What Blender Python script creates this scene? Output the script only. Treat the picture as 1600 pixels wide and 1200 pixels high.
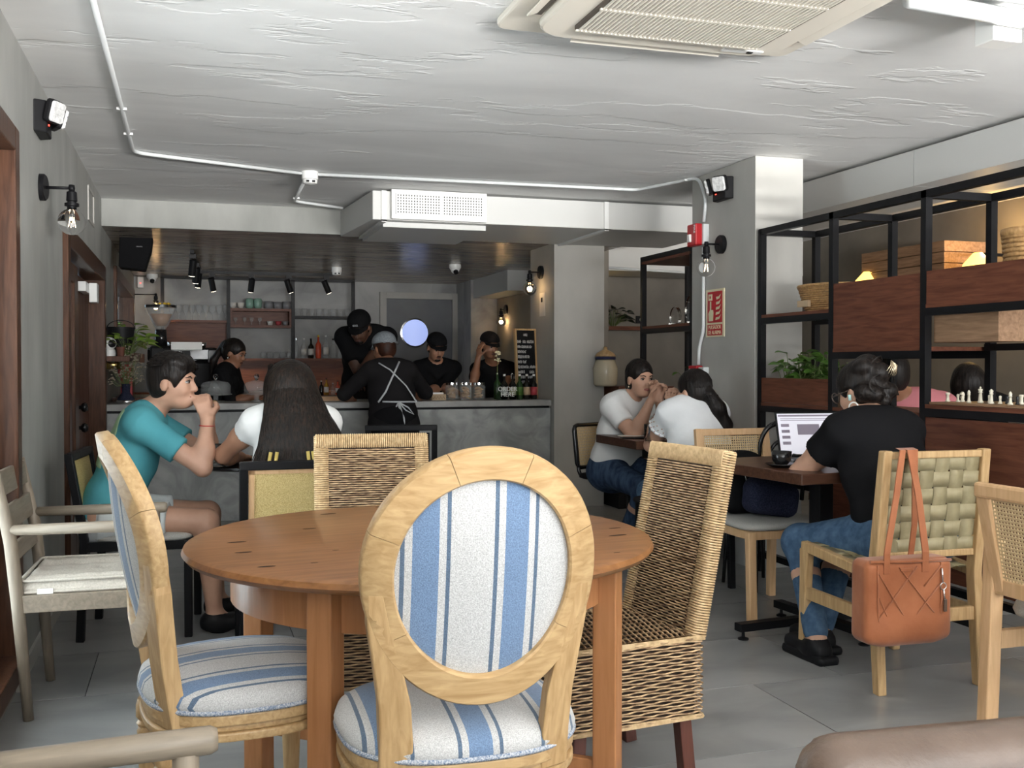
import bpy, bmesh, math, random
import numpy as np
from mathutils import Vector, Matrix
random.seed(7)
for o in list(bpy.data.objects): bpy.data.objects.remove(o)
S = bpy.context.scene
COL = S.collection
V = Vector
PI = math.pi
# ------------------------------------------------------------------ camera
F = 1610.; H = 1.2; YAW = math.atan(503/F); PIT = math.atan(30/F)
cam = bpy.data.cameras.new('camera'); cam.sensor_width = 36; cam.lens = 36*F/1600; cam.clip_start = .05
co = bpy.data.objects.new('camera', cam); COL.objects.link(co)
co.location = (0, 0, H); co.rotation_euler = (PI/2-PIT, 0, -YAW); S.camera = co
def ray(u, v):
    x = (u-800)/F; z = -(v-600)/F
    y2 = math.cos(PIT)+z*math.sin(PIT); z2 = -math.sin(PIT)+z*math.cos(PIT)
    return V((x*math.cos(YAW)+y2*math.sin(YAW), -x*math.sin(YAW)+y2*math.cos(YAW), z2))
def atY(u, v, y): d = ray(u, v); return d*(y/d.y)+V((0, 0, H))     # photo measurement -> room point at depth y
def atX(u, v, x): d = ray(u, v); return d*(x/d.x)+V((0, 0, H))
def atZ(u, v, z): d = ray(u, v); return d*((z-H)/d.z)+V((0, 0, H))
# ------------------------------------------------------------------ world, daylight, exposure
w = bpy.data.worlds.new('sky'); S.world = w; w.use_nodes = True
bg = w.node_tree.nodes['Background']; bg.inputs[0].default_value = (.72, .86, 1, 1); bg.inputs[1].default_value = 1.1
def area(name, loc, rot, sx, sy, power, color=(1, 1, 1), spread=PI):
    l = bpy.data.lights.new(name, 'AREA'); l.shape = 'RECTANGLE'; l.size = sx; l.size_y = sy
    l.energy = power; l.color = color; l.spread = spread
    o = bpy.data.objects.new(name, l); COL.objects.link(o); o.location = loc; o.rotation_euler = rot
    return o
# street windows behind the camera: sky light through the glazing and the sunlit pavement's bounce onto the ceiling
area('window_daylight', (2.3, -2.25, 1.65), (PI/2, 0, 0), 5.4, 1.2, 60, (.93, .97, 1))
area('pavement_bounce', (2.6, -5.5, .0), (PI/2+.75, 0, 0), 7, 3, 3600, (1, .98, .95))
area('street_glint', (4.2, -9, .25), (PI/2+.13, 0, .1), 1.4, .4, 480, (1, .99, .97))
area('side_window_daylight', (-.80, 3.42, 1.1), (PI/2, 0, -PI/2), 1.0, 1.6, 24, (.95, .98, 1))
S.view_settings.view_transform = 'Standard'; S.view_settings.look = 'None'
S.view_settings.exposure = .92; S.view_settings.gamma = 1; S.view_settings.use_curve_mapping = False

# ------------------------------------------------------------------ materials
MATS = {}
def mat(name, c, rough=.5, metal=0, c2=None, scale=20, stretch=(1, 1, 1), bump=0, bscale=None, emit=None, estr=0,
        trans=0, ior=1.45, alpha=1, coat=0, detail=6, lo=.35, hi=.65, rnd=0, dist=0, sheen=0):
    m = bpy.data.materials.new(name); m.use_nodes = True
    nt = m.node_tree; N = nt.nodes; L = nt.links; b = N['Principled BSDF']
    b.inputs['Base Color'].default_value = (*c, 1); b.inputs['Roughness'].default_value = rough; b.inputs['Metallic'].default_value = metal
    b.inputs['Transmission Weight'].default_value = trans; b.inputs['IOR'].default_value = ior; b.inputs['Alpha'].default_value = alpha
    b.inputs['Coat Weight'].default_value = coat; b.inputs['Sheen Weight'].default_value = sheen
    if emit: b.inputs['Emission Color'].default_value = (*emit, 1); b.inputs['Emission Strength'].default_value = estr
    if c2 or bump:
        tc = N.new('ShaderNodeTexCoord'); mp = N.new('ShaderNodeMapping'); mp.inputs['Scale'].default_value = stretch
        L.new(tc.outputs['Object'], mp.inputs[0])
        if rnd:
            oi = N.new('ShaderNodeObjectInfo'); va = N.new('ShaderNodeVectorMath'); va.operation = 'ADD'; mu = N.new('ShaderNodeMath'); mu.operation = 'MULTIPLY'; mu.inputs[1].default_value = 37
            L.new(oi.outputs['Random'], mu.inputs[0]); L.new(tc.outputs['Object'], va.inputs[0]); L.new(mu.outputs[0], va.inputs[1]); L.new(va.outputs[0], mp.inputs[0])
        nz = N.new('ShaderNodeTexNoise'); nz.inputs['Scale'].default_value = scale; nz.inputs['Detail'].default_value = detail; nz.inputs['Distortion'].default_value = dist
        L.new(mp.outputs[0], nz.inputs['Vector'])
        if c2:
            r = N.new('ShaderNodeValToRGB'); r.color_ramp.elements[0].position = lo; r.color_ramp.elements[1].position = hi
            r.color_ramp.elements[0].color = (*c, 1); r.color_ramp.elements[1].color = (*c2, 1)
            L.new(nz.outputs['Fac'], r.inputs[0]); L.new(r.outputs[0], b.inputs['Base Color'])
        if bump:
            nb = nz
            if bscale:
                nb = N.new('ShaderNodeTexNoise'); nb.inputs['Scale'].default_value = bscale; nb.inputs['Detail'].default_value = 4; L.new(mp.outputs[0], nb.inputs['Vector'])
            bp = N.new('ShaderNodeBump'); bp.inputs['Strength'].default_value = bump; bp.inputs['Distance'].default_value = .01
            L.new(nb.outputs['Fac'], bp.inputs['Height']); L.new(bp.outputs[0], b.inputs['Normal'])
    if any(q in name for q in ('cloth', 'jeans', 'hair', 'cap_')): b.inputs['Specular IOR Level'].default_value = .12 if 'hair' not in name else .22
    if name in ('black_metal', 'black_plastic', 'dark_wood', 'door_wood', 'panel_wood', 'panel_wood_x', 'table_wood', 'tote', 'chalkboard', 'crate_wood'): b.inputs['Specular IOR Level'].default_value = .16
    MATS[name] = m
    return m
def wood(name, c, c2, axis=0, rough=.4, scale=6, rnd=1, bump=.08, coat=0):
    st = [9, 9, 9]; st[axis] = .9
    return mat(name, c, rough, c2=c2, scale=scale, stretch=tuple(st), rnd=rnd, bump=bump, dist=.6, coat=coat, lo=.3, hi=.7)
def stripe_mat(name, period, axis=0, ph=10.174):
    m = mat(name, (.8, .8, .8), .9, sheen=.2); nt = m.node_tree; N = nt.nodes; L = nt.links; b = N['Principled BSDF']
    tc = N.new('ShaderNodeTexCoord'); sp = N.new('ShaderNodeSeparateXYZ'); L.new(tc.outputs['Object'], sp.inputs[0])
    a = N.new('ShaderNodeMath'); a.operation = 'MULTIPLY_ADD'; a.inputs[1].default_value = 1/period; a.inputs[2].default_value = ph
    L.new(sp.outputs[axis], a.inputs[0]); f = N.new('ShaderNodeMath'); f.operation = 'FRACT'; L.new(a.outputs[0], f.inputs[0])
    r = N.new('ShaderNodeValToRGB'); r.color_ramp.interpolation = 'CONSTANT'; e = r.color_ramp.elements
    wh = (.48, .48, .475, 1); bl = (.14, .215, .34, 1); dk = (.09, .135, .20, 1)
    for p, c in ((0, wh), (.235, dk), (.285, wh), (.36, bl), (.64, wh), (.715, dk), (.76, wh)):
        if p == 0: e[0].position = 0; e[0].color = c
        else:
            q = e.new(p); q.color = c
    e[len(e)-1].color = wh
    L.new(f.outputs[0], r.inputs[0])
    # woven thread speckle
    nz = N.new('ShaderNodeTexNoise'); nz.inputs['Scale'].default_value = 420; nz.inputs['Detail'].default_value = 1
    L.new(tc.outputs['Object'], nz.inputs['Vector'])
    mx = N.new('ShaderNodeMix'); mx.data_type = 'RGBA'; mx.blend_type = 'OVERLAY'; mx.inputs[0].default_value = .55
    L.new(r.outputs[0], mx.inputs[6]); L.new(nz.outputs['Fac'], mx.inputs[7]); L.new(mx.outputs[2], b.inputs['Base Color'])
    bp = N.new('ShaderNodeBump'); bp.inputs['Strength'].default_value = .25; bp.inputs['Distance'].default_value = .003
    L.new(nz.outputs['Fac'], bp.inputs['Height']); L.new(bp.outputs[0], b.inputs['Normal'])
    return m
mat('plaster', (.27, .275, .255), .7, c2=(.38, .38, .36), scale=2.2, stretch=(1.6, 1.6, .7), bump=.12, bscale=9, lo=.3, hi=.7)
mat('plaster_smooth', (.36, .35, .325), .65, c2=(.46, .45, .42), scale=1.8, stretch=(1, 1, .6), bump=.06, bscale=8)
mat('counter_plaster', (.23, .24, .235), .55, c2=(.42, .43, .42), scale=3.5, bump=.15, bscale=7, dist=1.5)
mat('counter_top', (.25, .25, .24), .35, c2=(.38, .375, .36), scale=6)
mat('ceiling_plaster', (.70, .70, .69), .6, c2=(.82, .82, .81), scale=1.1, stretch=(.5, 1.3, 1), bump=.25, bscale=3.5, dist=1.2)
def ridges(m):
    nt = m.node_tree; N = nt.nodes; L = nt.links; b = N['Principled BSDF']; old = b.inputs['Normal'].links[0].from_node
    tc = N.new('ShaderNodeTexCoord'); mp = N.new('ShaderNodeMapping'); mp.inputs['Scale'].default_value = (.45, 1.5, 1); nz = N.new('ShaderNodeTexNoise'); nz.inputs['Scale'].default_value = 1.1; nz.inputs['Detail'].default_value = 7; nz.inputs['Roughness'].default_value = .62
    r = N.new('ShaderNodeValToRGB'); r.color_ramp.elements[0].position = .535; r.color_ramp.elements[1].position = .55; r.color_ramp.elements[0].color = (0, 0, 0, 1)
    L.new(tc.outputs['Object'], mp.inputs[0]); L.new(mp.outputs[0], nz.inputs['Vector']); L.new(nz.outputs['Fac'], r.inputs[0])
    bp = N.new('ShaderNodeBump'); bp.inputs['Strength'].default_value = .45; bp.inputs['Distance'].default_value = .006; L.new(r.outputs[0], bp.inputs['Height']); L.new(old.outputs[0], bp.inputs['Normal']); L.new(bp.outputs[0], b.inputs['Normal'])
ridges(MATS['ceiling_plaster'])
mat('soffit_plaster', (.17, .145, .12), .25, c2=(.42, .37, .315), scale=2.6, stretch=(.5, 2.2, 1), bump=.1, bscale=8, dist=1.5)  # plaster tones brightened and warmed to carry the bar's lamplight
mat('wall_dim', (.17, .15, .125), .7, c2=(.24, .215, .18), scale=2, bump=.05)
mat('back_plaster', (.28, .28, .275), .6, c2=(.42, .42, .41), scale=2.3, dist=1)
mat('tile', (.19, .192, .19), .3, c2=(.29, .29, .285), scale=2.6, stretch=(.7, 1.3, 1), bump=.03, rnd=1, detail=9, dist=.7)
mat('grout', (.06, .06, .06), .8)
mat('white_paint', (.60, .60, .58), .45)
mat('white_plastic', (.80, .80, .78), .35)
mat('ac_plastic', (.78, .73, .64), .4)
mat('ac_dark', (.10, .085, .07), .6)
mat('conduit', (.66, .68, .68), .35)
mat('black_metal', (.008, .008, .009), .4)
mat('black_plastic', (.01, .01, .011), .45)
mat('black_gloss', (.012, .012, .013), .15)
mat('chrome', (.75, .75, .75), .15, 1)
mat('brass', (.6, .42, .16), .25, 1)
wood('dark_wood', (.06, .024, .014), (.125, .052, .03), 2, .35)
wood('door_wood', (.045, .02, .012), (.10, .046, .026), 2, .3)
wood('panel_wood', (.085, .03, .018), (.165, .062, .036), 1, .35)
wood('panel_wood_x', (.085, .03, .018), (.165, .062, .036), 0, .35)
wood('crate_wood', (.20, .12, .07), (.34, .21, .13), 1, .5)
wood('pine_top', (.185, .076, .024), (.31, .135, .048), 0, .33, 4.5, 0, .02, .05)
wood('pine', (.32, .135, .05), (.42, .19, .08), 2, .35, 5)
wood('oak_ring', (.36, .22, .095), (.53, .365, .185), 0, .45, 9)
wood('oak', (.36, .22, .095), (.52, .35, .175), 2, .45, 9)
wood('beech', (.55, .34, .17), (.66, .43, .24), 2, .45, 7)
wood('grey_wood', (.17, .14, .105), (.25, .205, .155), 0, .45, 8)
wood('grey_wood_z', (.17, .14, .105), (.25, .205, .155), 2, .45, 8)
wood('grey_wood_y', (.17, .14, .105), (.25, .205, .155), 1, .45, 8)
wood('table_wood', (.045, .02, .013), (.09, .042, .026), 0, .3)
wood('mahogany', (.06, .018, .012), (.11, .035, .022), 2, .3)
mat('rattan', (.20, .115, .06), .55, c2=(.60, .42, .24), scale=34, stretch=(1, 1, 3.2), lo=.34, hi=.6, detail=3)
mat('rattan_edge', (.42, .28, .145), .55, c2=(.66, .48, .27), scale=60, lo=.3, hi=.65)
mat('rattan_dark', (.028, .017, .011), .8)
mat('basket', (.32, .17, .065), .55, c2=(.52, .31, .13), scale=70, lo=.3, hi=.65)
mat('cane', (.55, .40, .22), .6, c2=(.66, .50, .29), scale=90)
mat('cane_yellow', (.48, .35, .13), .65, c2=(.66, .52, .24), scale=260, lo=.4, hi=.6, bump=.3)
stripe_mat('stripe_back', .172, 0)
stripe_mat('stripe_seat', .172, 0, 10.5)
mat('piping', (.10, .155, .25), .85, c2=(.55, .56, .58), scale=300)
mat('linen', (.42, .385, .33), .9, c2=(.53, .49, .43), scale=160, bump=.2)
mat('grey_fabric', (.34, .335, .31), .9, c2=(.43, .42, .39), scale=240, bump=.15)
mat('olive_leather', (.25, .21, .115), .5, c2=(.33, .28, .165), scale=22, rnd=1)
mat('brown_leather', (.065, .042, .03), .32, c2=(.105, .072, .054), scale=9, bump=.12, bscale=90)
mat('tote', (.27, .088, .036), .5, c2=(.36, .13, .058), scale=7, bump=.18, bscale=26, sheen=.2)
mat('black_cloth', (.007, .007, .008), .85)
mat('black_cloth2', (.013, .012, .013), .8)
mat('navy_cloth', (.012, .014, .03), .8, c2=(.03, .034, .06), scale=150)
mat('teal_cloth', (.07, .28, .325), .85, c2=(.09, .335, .38), scale=4, bump=.9, bscale=6)
mat('lime_print', (.28, .42, .26), .85)
mat('white_cloth', (.66, .66, .65), .85, c2=(.74, .74, .73), scale=7, bump=.7, bscale=7)
mat('blouse_cloth', (.68, .69, .70), .85, c2=(.76, .77, .78), scale=6, bump=.7, bscale=7)
mat('pink_cloth', (.55, .20, .22), .85)
mat('shorts_cloth', (.50, .53, .53), .85, c2=(.60, .63, .63), scale=10)
mat('jeans', (.02, .035, .07), .85, c2=(.05, .08, .135), scale=30, stretch=(1, 1, .3))
mat('jeans_mid', (.035, .07, .125), .85, c2=(.07, .12, .19), scale=30)
mat('yellow_cloth', (.50, .38, .12), .85)
mat('cap_grey', (.16, .18, .20), .85, c2=(.24, .26, .28), scale=120)
mat('strap', (.5, .52, .54), .8)
mat('skin_light', (.45, .255, .175), .5, c2=(.50, .29, .20), scale=18)
mat('skin_mid', (.36, .185, .115), .5)
mat('skin_tan', (.27, .125, .07), .5)
mat('skin_dark', (.115, .055, .034), .5)
mat('lips', (.28, .09, .075), .45)
mat('lips_dark', (.10, .04, .032), .45)
mat('eye_white', (.38, .35, .33), .2)
mat('iris', (.012, .008, .006), .15)
mat('hair', (.006, .005, .005), .42, c2=(.016, .012, .010), scale=9, stretch=(9, 9, .7), bump=.5, dist=.4)
mat('hair_brown', (.008, .006, .005), .4, c2=(.04, .024, .016), scale=11, stretch=(10, 10, .5), bump=.5, lo=.45, hi=.8)
mat('hair_red', (.045, .016, .009), .5, c2=(.02, .008, .005), scale=20)
mat('glass', (.95, .97, .97), .02, trans=1, ior=1.35)
mat('bulb_glass', (1, 1, 1), 0, trans=1, ior=1.08)
mat('pane', (.7, .75, .75), .03, trans=1, ior=1.2)
mat('filament', (1, .6, .25), .5, emit=(1, .62, .25), estr=14)
mat('filament_dim', (1, .6, .25), .5, emit=(1, .75, .5), estr=4)
mat('spot_face', (1, .9, .75), .5, emit=(1, .86, .66), estr=9)
mat('warm_shade', (.8, .5, .12), .5, emit=(1, .62, .12), estr=1.6)
mat('led', (.9, .05, .04), .4, emit=(1, .05, .03), estr=3)
mat('led_panel', (.75, .75, .74), .25, c2=(.5, .5, .5), scale=60)
mat('fire_red', (.48, .012, .018), .4)
mat('sign_cream', (.68, .63, .42), .5)
mat('white_mark', (.8, .8, .78), .6)
mat('chalk', (.62, .62, .60), .9)
mat('chalkboard', (.008, .008, .009), .6)
mat('screen', (.5, .5, .55), .4, emit=(.75, .74, .82), estr=.35)
mat('screen_mark', (.25, .22, .28), .5, emit=(.3, .25, .32), estr=.1)
mat('door_grey', (.10, .105, .115), .45, c2=(.13, .135, .145), scale=3)
mat('porthole', (.3, .38, .7), .1, emit=(.42, .52, .95), estr=.42)  # pane emits, standing in for the bluish light behind the door
mat('leaf', (.055, .14, .02), .4, c2=(.11, .23, .04), scale=14, rnd=1)
mat('leaf_light', (.14, .26, .03), .35, c2=(.26, .38, .07), scale=12, rnd=1)
mat('leaf_dark', (.01, .018, .008), .5)
mat('stem', (.10, .14, .04), .6)
mat('dry_flower', (.36, .31, .24), .8)
mat('terracotta', (.13, .045, .028), .7)
mat('ceramic_white', (.62, .60, .56), .2)
mat('ceramic_green', (.22, .36, .29), .2)
mat('ceramic_grey', (.20, .20, .21), .3)
mat('ceramic_red', (.4, .05, .06), .3)
mat('cream_enamel', (.52, .46, .34), .18)
mat('blue_band', (.015, .02, .07), .3)
mat('cookie', (.40, .23, .10), .8, c2=(.52, .33, .16), scale=30)
mat('liquid_red', (.55, .07, .03), .2)
mat('bottle_clear', (.6, .62, .62), .05, alpha=.22)
mat('bottle_dark', (.012, .010, .007), .12)
mat('bottle_green', (.02, .05, .015), .12)
mat('bottle_amber', (.35, .18, .02), .15)
mat('paper', (.68, .66, .62), .7)
mat('paper_tan', (.45, .33, .21), .7)
mat('chess_white', (.70, .66, .54), .35)
mat('chess_black', (.01, .01, .012), .3)
mat('sole_white', (.55, .53, .48), .6)
mat('coffee', (.30, .16, .08), .3)
mat('yellow_petal', (.65, .42, .03), .6)
mat('water', (.9, .95, .95), .02, trans=1, ior=1.2)
mat('pavement', (.5, .49, .46), .8)
mat('clip_gold', (.70, .58, .40), .25, .8)
mat('mint', (.4, .62, .6), .3)

# ------------------------------------------------------------------ mesh helpers
class MB:
    def __init__(s): s.v = []; s.f = []
    def add(s, vs, fs):
        n = len(s.v); s.v += [tuple(p) for p in vs]; s.f += [tuple(i+n for i in f) for f in fs]; return s
    def box(s, c, d, M=None):
        c = V(c); hx, hy, hz = d[0]/2, d[1]/2, d[2]/2; R = M or Matrix.Identity(3)
        vs = [c+R @ V((x, y, z)) for x in (-hx, hx) for y in (-hy, hy) for z in (-hz, hz)]
        return s.add(vs, [(0, 1, 3, 2), (4, 6, 7, 5), (0, 4, 5, 1), (2, 3, 7, 6), (0, 2, 6, 4), (1, 5, 7, 3)])
    def span(s, a, b): # box from corner to corner
        return s.box([(a[i]+b[i])/2 for i in range(3)], [abs(b[i]-a[i]) for i in range(3)])
    def bar(s, a, b, w, d, up=(0, 0, 1)): # rectangular bar a->b
        a = V(a); b = V(b); n = (b-a); L = n.length; n.normalize(); up = V(up)
        if abs(n.dot(up)) > .98: up = V((0, 1, 0))
        x = n.cross(up).normalized(); y = x.cross(n)
        return s.box((a+b)/2, (w, L, d), Matrix((x, n, y)).transposed())
    def tube(s, path, r, n=8, closed=False, cap=True):
        P = [V(p) for p in path]; m = len(P); R = r if hasattr(r, '__len__') else [r]*m
        t0 = (P[1]-P[0]).normalized(); ref = V((0, 0, 1)) if abs(t0.z) < .9 else V((1, 0, 0)); x = t0.cross(ref).normalized(); vs = []
        for i in range(m):
            if closed: t = P[(i+1) % m]-P[i-1]
            else: t = P[min(i+1, m-1)]-P[max(i-1, 0)]
            t.normalize(); x = (x-t*x.dot(t)); x = x.normalized() if x.length > 1e-6 else t.orthogonal().normalized(); y = t.cross(x)
            vs += [P[i]+(x*math.cos(2*PI*k/n)+y*math.sin(2*PI*k/n))*R[i] for k in range(n)]
        fs = []
        for i in range(m if closed else m-1):
            for k in range(n):
                a = i*n+k; b = i*n+(k+1) % n; j = (i+1) % m
                fs.append((a, b, j*n+(k+1) % n, j*n+k))
        if cap and not closed: fs += [tuple(range(n))[::-1], tuple((m-1)*n+k for k in range(n))]
        return s.add(vs, fs)
    def lathe(s, prof, c=(0, 0, 0), n=20, M=None, squash=1):
        c = V(c); vs = []; R = M or Matrix.Identity(3); m = len(prof)
        for r, z in prof: vs += [c+R @ V((r*math.cos(2*PI*k/n), squash*r*math.sin(2*PI*k/n), z)) for k in range(n)]
        fs = [(i*n+k, i*n+(k+1) % n, (i+1)*n+(k+1) % n, (i+1)*n+k) for i in range(m-1) for k in range(n)]
        if prof[0][0] > 1e-5: fs.append(tuple(range(n))[::-1])
        if prof[-1][0] > 1e-5: fs.append(tuple((m-1)*n+k for k in range(n)))
        return s.add(vs, fs)
    def prism(s, out, z0, z1, M=None, o=(0, 0, 0)): # outline in local xy, extruded z
        R = M or Matrix.Identity(3); o = V(o); n = len(out)
        vs = [o+R @ V((p[0], p[1], z0)) for p in out]+[o+R @ V((p[0], p[1], z1)) for p in out]
        return s.add(vs, [tuple(range(n))[::-1], tuple(range(n, 2*n))]+[(i, (i+1) % n, n+(i+1) % n, n+i) for i in range(n)])
    def grid(s, fn, nu, nv): # open surface
        vs = [fn(i/nu, j/nv) for i in range(nu+1) for j in range(nv+1)]
        return s.add(vs, [(i*(nv+1)+j, (i+1)*(nv+1)+j, (i+1)*(nv+1)+j+1, i*(nv+1)+j+1) for i in range(nu) for j in range(nv)])
    def mesh(s, name, m, smooth=False):
        me = bpy.data.meshes.new(name); me.from_pydata(s.v, [], s.f); me.materials.append(MATS[m])
        bm = bmesh.new(); bm.from_mesh(me); bmesh.ops.recalc_face_normals(bm, faces=bm.faces); bm.to_mesh(me); bm.free()
        if smooth:
            me.polygons.foreach_set('use_smooth', [True]*len(me.polygons))
        return me
    def build(s, name, m, parent=None, smooth=False, bevel=0, auto=False):
        me = s.mesh(name, m, smooth or auto); o = link(name, me, parent)
        if auto: sharp(me)
        if bevel:
            b = o.modifiers.new('b', 'BEVEL'); b.width = bevel; b.segments = 2; b.limit_method = 'ANGLE'
        return o
def sharp(me, ang=.7):
    bm = bmesh.new(); bm.from_mesh(me)
    for e in bm.edges:
        if len(e.link_faces) == 2 and e.calc_face_angle(0) > ang: e.smooth = False
    bm.to_mesh(me); bm.free()
def link(name, me, parent=None, loc=None, rz=None):
    o = bpy.data.objects.new(name, me); COL.objects.link(o)
    if parent: o.parent = parent
    if loc is not None: o.location = loc
    if rz is not None: o.rotation_euler = (0, 0, rz)
    return o
def tag(o, label, cat, group=None):
    o['label'] = label; o['category'] = cat
    if group: o['group'] = group
    return o
def thing(name, label, cat, loc=(0, 0, 0), rz=0, group=None):
    return tag(link(name, None, None, loc, rz), label, cat, group)
def struct(o): o['kind'] = 'structure'; return o
def dup(root, loc, rz, label, group=None):
    def cp(o, par):
        c = o.copy(); COL.objects.link(c); c.parent = par
        for ch in [q for q in o.children]: cp(ch, c)
        return c
    r = cp(root, None); r.location = loc; r.rotation_euler = (0, 0, rz); r['label'] = label
    if group: r['group'] = group
    return r
def text(name, s, size, m, parent, loc, rot, ext=.0006, align='CENTER', squeeze=1):
    cu = bpy.data.curves.new(name, 'FONT'); cu.body = s; cu.size = size; cu.align_x = align; cu.extrude = ext
    t = bpy.data.objects.new(name, cu); COL.objects.link(t)
    me = bpy.data.meshes.new_from_object(t.evaluated_get(bpy.context.evaluated_depsgraph_get()))
    bpy.data.objects.remove(t); me.materials.clear(); me.materials.append(MATS[m])
    o = link(name, me, parent, loc); o.rotation_euler = rot; o.scale = (squeeze, 1, 1)
    return o
def scribble(name, parent, x0, x1, z, h, y, m, seed, M=None, o=(0, 0, 0), gaps=()):
    # an illegible line of writing: short upright strokes with ties between them
    rg = random.Random(seed); mb = MB(); x = x0; R = M or Matrix.Identity(3); o = V(o)
    while x < x1:
        if not any(a < x < b for a, b in gaps):
            hh = h*rg.uniform(.75, 1); mb.box(o+R @ V((x, y, z+hh/2)), (h*.13, .0012, hh), R)
            if rg.random() < .75: mb.box(o+R @ V((x+h*.14, y, z+h*rg.choice((.06, .45, .85)))), (h*.28, .0012, h*.13), R)
        x += h*rg.uniform(.28, .42)
    return mb.build(name, m, parent)
def RZ(a): return Matrix.Rotation(a, 3, 'Z')
def RX(a): return Matrix.Rotation(a, 3, 'X')
def RY(a): return Matrix.Rotation(a, 3, 'Y')

# ------------------------------------------------------------------ smooth implicit solids (bodies, hair, bags, cushions)
class SD:
    def __init__(s): s.p = []
    def cone(s, a, b, ra, rb, k=.03, flat=False): s.p.append(('c', V(a), V(b), ra, rb, k, flat, 1)); return s
    def ecap(s, a, b, right, w0, w1, k=.03): s.p.append(('e', V(a), V(b), V(right), w0, w1, k, 1)); return s
    def ell(s, c, r, M=None, k=.02, sub=False): s.p.append(('l', V(c), r, M or Matrix.Identity(3), k, -1 if sub else 1)); return s
    def rbox(s, c, d, M=None, r=.02, k=.02, sub=False): s.p.append(('b', V(c), d, M or Matrix.Identity(3), r, k, -1 if sub else 1)); return s
    def cut(s, o, n): s.p.append(('p', V(o), V(n).normalized(), 1)); return s  # removes the side n points to
    def inflated(s, e):
        t = SD()
        for q in s.p:
            q = list(q)
            if q[0] == 'c': q[3] += e; q[4] += e
            elif q[0] == 'e': q[4] = (q[4][0]+e, q[4][1]+e); q[5] = (q[5][0]+e, q[5][1]+e)
            elif q[0] == 'l' and q[-1] > 0: q[2] = tuple(x+e for x in q[2])
            t.p.append(tuple(q))
        return t
    def geo(s, h):
        bb = []
        for q in s.p:
            if q[0] == 'c': r = max(q[3], q[4]); lo = [min(q[1][i], q[2][i])-r for i in range(3)]; hi = [max(q[1][i], q[2][i])+r for i in range(3)]; k = q[5]
            elif q[0] == 'e': r = max(q[4]+q[5]); lo = [min(q[1][i], q[2][i])-r for i in range(3)]; hi = [max(q[1][i], q[2][i])+r for i in range(3)]; k = q[6]
            elif q[0] == 'l': r = max(q[2]); lo = [x-r for x in q[1]]; hi = [x+r for x in q[1]]; k = q[4]
            elif q[0] == 'b': r = V(q[2]).length/2; lo = [x-r for x in q[1]]; hi = [x+r for x in q[1]]; k = q[5]
            else: bb.append(None); continue
            m = k+2*h; bb.append((np.array(lo)-m, np.array(hi)+m, k))
        pos = [b for b, q in zip(bb, s.p) if b and q[-1] > 0]
        lo = np.min([b[0] for b in pos], 0); hi = np.max([b[1] for b in pos], 0)
        n = np.ceil((hi-lo)/h).astype(int)+2
        D = np.full(n, .2, np.float32)
        ax = [lo[i]+h*np.arange(n[i]) for i in range(3)]
        for q, b in zip(s.p, bb):
            if b is None: sl = (slice(None),)*3
            else:
                i0 = np.clip(np.floor((b[0]-lo)/h).astype(int), 0, n-1); i1 = np.clip(np.ceil((b[1]-lo)/h).astype(int)+1, 1, n)
                if (i1 <= i0).any(): continue
                sl = tuple(slice(i0[i], i1[i]) for i in range(3))
            X, Y, Z_ = np.meshgrid(*(ax[i][sl[i]] for i in range(3)), indexing='ij', sparse=True)
            if q[0] == 'p':
                d = (X-q[1].x)*q[2].x+(Y-q[1].y)*q[2].y+(Z_-q[1].z)*q[2].z
                D[sl] = np.maximum(D[sl], d); continue
            if q[0] in 'ce':
                a = q[1]; n_ = q[2]-q[1]; L = max(n_.length, 1e-5); n_ = n_/L
                x = X-a.x; y = Y-a.y; z = Z_-a.z
                tt = x*n_.x+y*n_.y+z*n_.z; t = np.clip(tt/L, 0, 1)
                if q[0] == 'c':
                    dx = x-t*L*n_.x; dy = y-t*L*n_.y; dz = z-t*L*n_.z
                    if q[6]:
                        dx = x-tt*n_.x; dy = y-tt*n_.y; dz = z-tt*n_.z
                    d = np.sqrt(dx*dx+dy*dy+dz*dz)-(q[3]+t*(q[4]-q[3]))
                    if q[6]: d = np.maximum(d, np.maximum(-tt, tt-L))
                else:
                    r = q[3]-n_*q[3].dot(n_); r.normalize(); f = n_.cross(r)
                    lx = x*r.x+y*r.y+z*r.z; ly = x*f.x+y*f.y+z*f.z; lz = tt-t*L
                    wx = q[4][0]+t*(q[5][0]-q[4][0]); wy = q[4][1]+t*(q[5][1]-q[4][1]); wm = np.minimum(wx, wy)
                    d = (np.sqrt((lx/wx)**2+(ly/wy)**2+(lz/wm)**2)-1)*wm
            else:
                M = q[3]; x = X-q[1].x; y = Y-q[1].y; z = Z_-q[1].z
                lx, ly, lz = (x*M[0][i]+y*M[1][i]+z*M[2][i] for i in range(3))
                if q[0] == 'l':
                    r = q[2]; k0 = np.sqrt((lx/r[0])**2+(ly/r[1])**2+(lz/r[2])**2); k1 = np.sqrt((lx/r[0]**2)**2+(ly/r[1]**2)**2+(lz/r[2]**2)**2)
                    d = k0*(k0-1)/np.maximum(k1, 1e-6)
                else:
                    rr = q[4]; e = [np.abs(c)-q[2][i]/2+rr for i, c in enumerate((lx, ly, lz))]
                    d = np.sqrt(np.maximum(e[0], 0)**2+np.maximum(e[1], 0)**2+np.maximum(e[2], 0)**2)+np.minimum(np.maximum(np.maximum(e[0], e[1]), e[2]), 0)-rr
            k = max(b[2], 1e-4); A = D[sl]
            if q[-1] > 0:
                hh = np.maximum(k-np.abs(A-d), 0)/k; D[sl] = np.minimum(A, d)-hh*hh*k*.25
            else:
                hh = np.maximum(k-np.abs(A+d), 0)/k; D[sl] = np.maximum(A, -d)+hh*hh*k*.25
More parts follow.
